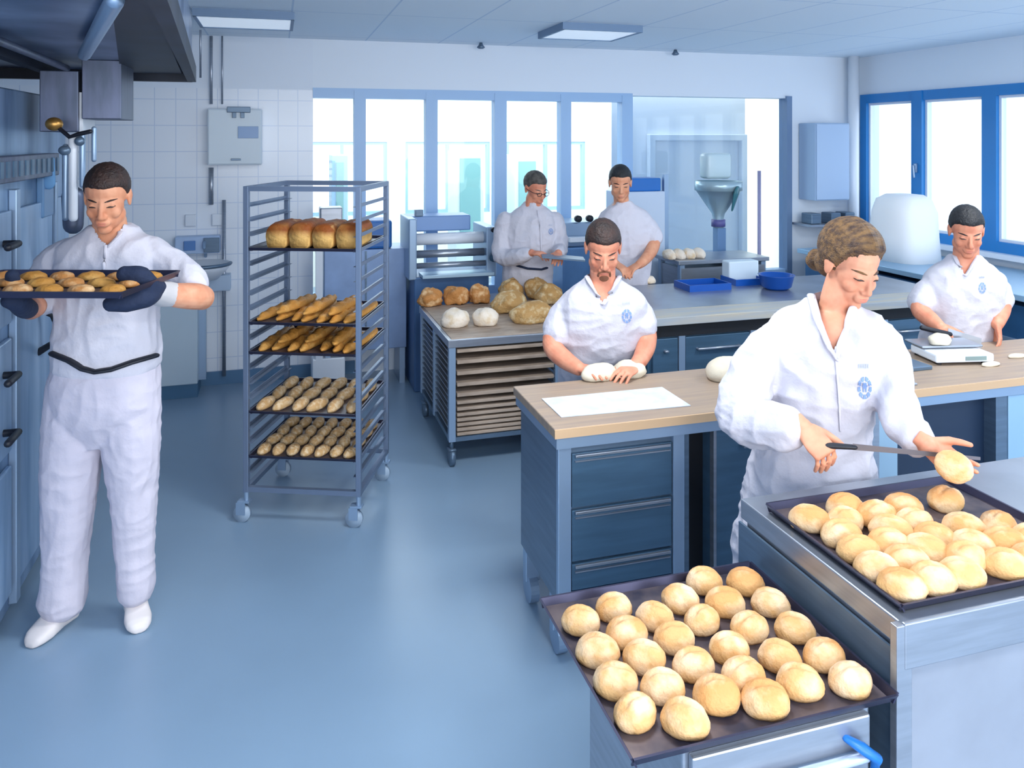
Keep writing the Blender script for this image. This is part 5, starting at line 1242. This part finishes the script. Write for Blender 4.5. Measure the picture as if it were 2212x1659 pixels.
# ---- two men at the back
z = 5.90
Pa = Person('grey-haired person in a white coat and dark belt standing behind the loaves', (0, 0, 0), 'skinr', .0055, 44)
q = at(1145, 900, z); Pa.root.location = (q.x, q.y, 0)
Pa.torso('body', [(1140, 650, z, .14, .10, -10), (1143, 560, z, .14, .10, -10), (1146, 490, z, .15, .10, -10), (1147, 460, z, .12, .08, -10), (1149, 443, z - .02, .058, .06, -10), (1152, 425, z - .03, .053, .058, -10)])
Pa.torso('shirt', [(1136, 760, z, .20, .15, -10), (1138, 690, z, .20, .15, -10), (1140, 620, z, .19, .145, -10), (1143, 560, z, .19, .145, -10), (1145, 510, z, .20, .14, -10), (1146, 475, z, .195, .12, -10), (1147, 457, z, .15, .10, -10), (1149, 445, z - .01, .085, .075, -10), (1150, 436, z - .02, .064, .064, -10)])
Pa.limb('shirt', [(1094, 478, z), (1084, 515, z - .02), (1084, 552, z - .08), (1112, 556, z - .18), (1140, 548, z - .25)], [.075, .075, .07, .06, .05])
Pa.limb('shirt', [(1198, 478, z), (1208, 515, z - .02), (1210, 545, z - .10)], [.07, .07, .06]); Pa.limb('shirt', [(1210, 542, z - .10), (1206, 546, z - .22)], [.06, .048])
Pa.limb('body', [(1084, 552, z - .08), (1140, 548, z - .25), (1148, 546, z - .27)], [.04, .03, .027]); Pa.limb('body', [(1210, 545, z - .10), (1206, 547, z - .26)], [.035, .028])
for dx in (-25, 22):
    Pa.limb('trousers', [(1140 + dx, 680, z), (1140 + dx, 780, z), (1140 + dx, 890, z)], [.10, .085, .08]); Pa.limb('body', [(1140 + dx, 640, z), (1140 + dx, 890, z)], [.06, .04])
    add_shoe(Pa, (1140 + dx, 905, z + .08), (1142 + dx, 905, z - .18))
Pa.hand((1145, 546, z - .26), (1172, 548, z - .32), tuple(-UP + FWD * .2), (.4, .6, .5), 1, 1.0)
Pa.hand((1206, 548, z - .25), (1206, 556, z - .34), tuple(-UP - RIGHT * .3), (.4, .6, .5), -1, 1.0)
Pa.head((1157, 408, z - .04), 38, 22, 0, 1.03, 'hairg', 'short', 'hairg')
Pa.limb('body', [(1148, 460, z), (1150, 440, z - .02), (1153, 425, z - .03)], [.058, .054, .054])
T = Pa.T; b = newbm()
for sx in (-1, 1):
    tube(b, [T @ Vector((sx * .033 + .019 * math.cos(a_), .096, .0 + .014 * math.sin(a_))) for a_ in [math.pi * k / 8 for k in range(17)]], .0022, 6); tube(b, [T @ Vector((sx * .052, .094, .004)), T @ Vector((sx * .077, .06, .004)), T @ Vector((sx * .08, -.01, .002))], .0022, 6)
tube(b, [T @ Vector((-.014, .097, .002)), T @ Vector((.014, .097, .002))], .0022, 6); obj('glasses', b, M['black'], Pa.root, True, True)
Pa.finish({'shirt': .014, 'trousers': .006}, mats={'trousers': 'clothp'})
Pa.strap('belt', [(1118, 574), (1140, 580), (1170, 582), (1180, 579)], .016, 'mitt', ['shirt'], .5)
Pa.strap('coat_edge', [(1162, 455), (1168, 500), (1170, 560)], .006, 'cloth', ['shirt'], .5)
Pa.emblem(1190, 500, 5, 7, ['shirt'])
b = newbm(); a, c = at(1170, 552, z - .36), at(1262, 560, z - .36)
dx_ = c - a; box(b, -.5, .5, -.5, .5, -.5, .5)
for v in b.verts: v.co = a + dx_ * (v.co.x + .5) + UP * (v.co.z * .012) + FWD * (v.co.y * .16)
single('metal_sheet', b, M['steeld'], 'thin grey metal sheet held by the grey-haired man', 'tray')
z = 5.62
Pb = Person('dark-haired person in a white t-shirt working at the far steel counter', (0, 0, 0), 'skin', .0055, 55)
q = at(1350, 900, z); Pb.root.location = (q.x, q.y, 0)
Pb.torso('body', [(1350, 660, z + .06, .14, .10, 8), (1350, 560, z + .04, .14, .10, 8), (1350, 490, z, .15, .1, 8), (1348, 455, z, .12, .08, 8), (1343, 438, z - .02, .057, .06, 8), (1341, 420, z - .04, .053, .058, 8)])
Pb.torso('shirt', [(1350, 640, z + .06, .18, .14, 8), (1350, 580, z + .04, .185, .14, 8), (1350, 520, z + .01, .20, .14, 8), (1350, 475, z, .20, .125, 8), (1349, 455, z, .155, .10, 8), (1346, 442, z - .01, .085, .075, 8), (1343, 434, z - .02, .062, .064, 8)])
for dx in (-25, 25):
    Pb.limb('trousers', [(1350 + dx, 620, z + .08), (1350 + dx, 740, z + .08), (1350 + dx, 850, z + .08)], [.10, .085, .08]); Pb.limb('body', [(1350 + dx, 640, z + .08), (1350 + dx, 850, z + .08)], [.06, .04])
    add_shoe(Pb, (1350 + dx, 870, z + .16), (1350 + dx, 870, z - .06))
Pb.limb('body', [(1388, 488, z), (1411, 515, z - .03), (1408, 540, z - .10), (1392, 562, z - .22), (1380, 572, z - .28)], [.038, .046, .044, .036, .029])
Pb.limb('body', [(1308, 488, z), (1289, 515, z - .03), (1292, 540, z - .10), (1318, 562, z - .22), (1330, 570, z - .28)], [.038, .046, .044, .036, .029])
Pb.limb('shirt', [(1390, 480, z), (1404, 496, z), (1410, 512, z - .02)], [.062, .068, .074]); Pb.limb('shirt', [(1306, 480, z), (1295, 496, z), (1290, 512, z - .02)], [.062, .068, .074])
Pb.hand((1381, 571, z - .28), (1362, 582, z - .34), tuple(-UP), (.3, .5, .4), -1, 1.0); Pb.hand((1330, 570, z - .28), (1345, 580, z - .34), tuple(-UP), (.3, .5, .4), 1, 1.0)
Pb.head((1340, 396, z - .07), 4, 16, 0, 1.02, 'hairk', 'short', 'hairk')
Pb.limb('body', [(1346, 460, z), (1343, 440, z - .02), (1341, 422, z - .04)], [.058, .054, .054])
Pb.finish({'shirt': .013, 'trousers': .006}, mats={'trousers': 'clothp'})
